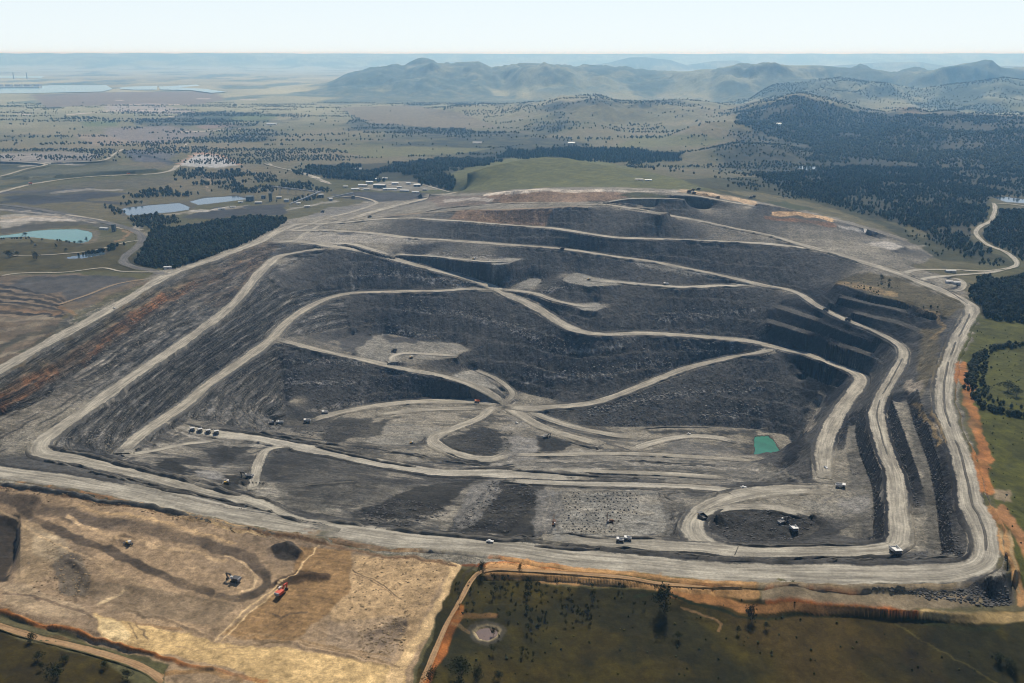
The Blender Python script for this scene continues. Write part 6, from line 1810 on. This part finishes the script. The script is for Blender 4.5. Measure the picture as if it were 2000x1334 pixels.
merged('shrubs', np.stack([bx, by, zat(bx, by), frng0.uniform(.8, 2.2, len(bx)), np.full(len(bx), 1.2)], 1), TINY, LEAF, frng0)
frng = np.random.default_rng(99)
cl = lambda s, seed, a, b: (lambda x, y: sstep(a, b, fbm(x, y, s, 4, seed)))
SETS = [
 ('woodland', fill(FOREST['block'], 7.0, 8, 13, .75, frng), LOWT, LEAFD, 'dark green tree in the dense block left of the pit', 'trees of the dense dark block left of the pit'),
 ('woodland', fill(FOREST['rightblock'], 7.0, 8, 13, .75, frng), LOWT, LEAFD, 'dark tree in the dense block right of the rim road', 'trees of the dense block right of the rim road'),
 ('woodland', fill(FOREST['roadside'], 9.0, 8, 13, .7, frng), LOWT, LEAFD, 'dark tree in the woods beyond the winding gravel road', 'trees beyond the winding gravel road'),
 ('woodland', fill(FOREST['rightwood'], 11.0, 7, 14, .75, frng, lambda x, y: .16 + .84 * sstep(-.45, .05, fbm(x, y, 130, 5, 511))), LOWT + CONT, LEAFD, 'tree in the broad wood behind the right end of the dump', 'trees of the broad wood behind the dump'),
 ('woodland', fill(FOREST['slope'], 15.0, 8, 15, .95, frng, lambda x, y: .10 + .90 * sstep(-.6, .0, fbm(x, y, 300, 5, 512)), 60), TINY, LEAF, 'x', 'x'),
 ('woodland', fill(FOREST['band'], 13.0, 10, 16, .8, frng), CONT, LEAFD, 'x', 'x'),
 ('woodland', fill(FOREST['plantwood'], 10.0, 9, 16, .75, frng, cl(140, 514, -.5, -.1)), LOWT, LEAFD, 'x', 'x'),
 ('woodland', fill(PX('1390,330 1560,335 1640,395 1700,420 1790,450 1900,500 1960,505 1960,520 1850,505 1760,450 1640,405 1500,375 1400,360'), 13, 4, 9, .8, frng, cl(90, 515, -.1, .5)), LOWT, LEAF2, 'bushy tree on the scrubby slope behind the dump', 'scrub trees behind the dump'),
 ('woodland', fill(PX('258,425 300,418 345,420 350,434 290,445 262,440'), 10, 6, 11, .75, frng, cl(60, 516, -.5, 0)), LOWT, LEAF, 'tree in the group between grey pond and dark block', 'trees between grey pond and dark block'),
 ('woodland', fill(PX('350,330 480,330 560,350 640,365 640,400 520,388 440,380 340,384 250,400 200,395 240,380 330,366'), 13, 6, 13, .75, frng, cl(80, 517, -.05, .35)), LOWT, LEAF, 'x', 'x'),
 ('woodland', fill(PX('1640,545 1700,535 1760,555 1850,590 1850,615 1760,585 1640,552'), 9, 2, 5, 1.0, frng, cl(40, 518, 0, .5)), LOWT, LEAF, 'low shrub on the scrubby spoil above the coal faces', 'shrubs above the coal faces'),
 ('woodland', along(PX('2010,672 1960,680 1920,692 1902,712 1897,745 1902,775 1925,797 1960,808 2010,818'), 230, 3.0, 5, 9, .85, frng), LOWT, LEAF, 'dark tree in the curving tree line on the right meadow', 'trees of the curving tree line'),
 ('woodland', along(PX('1925,700 1918,730 1925,770 1950,790 1990,800'), 60, 4, 4, 7, .85, frng), LOWT, LEAF, 'dark tree inside the curving tree line on the right meadow', 'trees inside the curving tree line'),
 ('woodland', along(PX('160,500 175,496 195,493 203,491'), 26, 2.5, 6, 10, .7, frng), LOWT, LEAFD, 'dark tree in the short row on the blue dam', 'trees on the blue dam'),
 ('woodland', along(PX('212,490 225,482 238,480'), 24, 5, 6, 10, .8, frng), LOWT, LEAFD, 'dark tree in the clump right of the blue dam', 'clump right of the blue dam'),
 ('woodland', along(PX('0,468 60,466 100,470 150,475'), 22, 2.5, 3, 6, .9, frng), LOWT, LEAF, 'small tree on the near shore of the turquoise pond', 'trees on the turquoise pond shore'),
 ('woodland', along(PX('205,402 225,412 240,420'), 26, 8, 6, 11, .8, frng), LOWT, LEAF, 'tree in the row left of the grey pond', 'trees left of the grey pond'),
 ('woodland', along(PX('440,336 450,350 460,365 480,375'), 60, 10, 8, 14, .8, frng), LOWT, LEAF, 'x', 'x'),
]
# the open country beyond: woods follow the dark ground, single trees between
for (y0, y1, sp, h0, h1) in ((2900, 4400, 16, 5, 11), (4400, 8200, 24, 7, 13)):
    gx, gy = np.meshgrid(np.arange(-y1 * .75, y1 * .75, sp), np.arange(y0, y1, sp))
    gx = gx.ravel() + frng.uniform(-.5, .5, gx.size) * sp; gy = gy.ravel() + frng.uniform(-.5, .5, gy.size) * sp
    r = np.hypot(gx, gy)
    fi = np.clip(np.searchsorted(RR, r), 0, NR - 1); fj = np.clip(((np.arctan2(gx, gy) - TH[0]) / DT).astype(int), 0, NT - 1)
    z = zat(gx, gy); u, v = proj(gx, gy, z)
    wd = wmask[fi, fj]; kp = keep[fi, fj]
    band_ = fbm(gx * .35, gy * 1.1, 130, 4, 523)
    pr = np.where(kp, .002, .003 + .80 * wd * sstep(-.35, .15, band_) + .80 * sstep(.27, .42, band_) + .05 * (fbm(gx, gy, 160, 3, 521) > .45))
    k = (frng.uniform(0, 1, len(gx)) < pr) & (u > -150) & (u < 2150) & (v < 345)
    k &= ~inpoly(u, v, FOREST['slope']) & ~inpoly(u, v, FOREST['band']) & ~inpoly(u, v, FOREST['plantwood']) & ~inpoly(u, v, FOREST['rightwood']) & ~inpoly(u, v, PX('0,325 340,325 340,360 0,360'))
    SETS.append(('far_woodland', np.stack([gx, gy, z, frng.uniform(h0, h1, len(gx)), np.full(len(gx), .95)], 1)[k], TINY if y0 > 4000 else TINY, LEAF, 'x', 'x'))

# the ones that show largest stand alone
cand = []
for si, (nm, pts, temps, mat, lab, grp) in enumerate(SETS):
    if lab == 'x' or len(pts) == 0: continue
    u, v = proj(pts[:, 0], pts[:, 1], pts[:, 2])
    a = np.where((u > 2) & (u < 1998), pts[:, 3] / np.hypot(pts[:, 0], pts[:, 1]), 0)
    cand += [(a[k], si, k) for k in range(len(pts))]
cand.sort(reverse=True)
taken = {}
for a, si, k in cand[:300 - 36]:
    taken.setdefault(si, []).append(k)
TM = {}
for si, (nm, pts, temps, mat, lab, grp) in enumerate(SETS):
    if len(pts) == 0: continue
    ks = taken.get(si, [])
    for k in ks:
        w = int(frng.integers(len(temps))); key = (id(temps), w, mat.name)
        if key not in TM:
            TM[key] = mesh_np('tree', temps[w][0], temps[w][1], mat, False)
        o = link('tree', TM[key])
        tagp(o, lab, 'tree', grp)
        x, y, z, h, wd = pts[k]
        o.location = (x, y, z - .3); o.scale = (h * wd, h * wd, h); o.rotation_euler = (0, 0, frng.uniform(0, 6.28))
    rest = np.delete(pts, ks, 0)
    if len(rest):
        merged(nm, rest, temps, mat, frng)
print('TREES', [(len(s[1])) for s in SETS], 'saplings', sap_n)

# @@END
# ------------------------------------------------------------------ haze
me = bpy.data.meshes.new('haze')
bm = bmesh.new()
bmesh.ops.create_cube(bm, size=1.0)
z0, z1 = float(Z.min()) - 6.0, H + 15.0
for v in bm.verts:
    v.co = Vector((v.co.x * 90000, 22000 + v.co.y * 52000, (z0 + z1) / 2 + v.co.z * (z1 - z0)))
bm.to_mesh(me); bm.free()
hm = bpy.data.materials.new('haze')
hm.use_nodes = True
nt = hm.node_tree
nt.nodes.remove(nt.nodes["Principled BSDF"])
pv = nt.nodes.new("ShaderNodeVolumePrincipled")
pv.inputs["Color"].default_value = (.20, .43, .70, 1)
pv.inputs["Density"].default_value = HAZE_DENSITY
pv.inputs["Anisotropy"].default_value = .6
pv.inputs["Absorption Color"].default_value = (1, 1, 1, 1)
nt.links.new(pv.outputs[0], nt.nodes["Material Output"].inputs["Volume"])
me.materials.append(hm)
link('haze', me, kind='stuff')
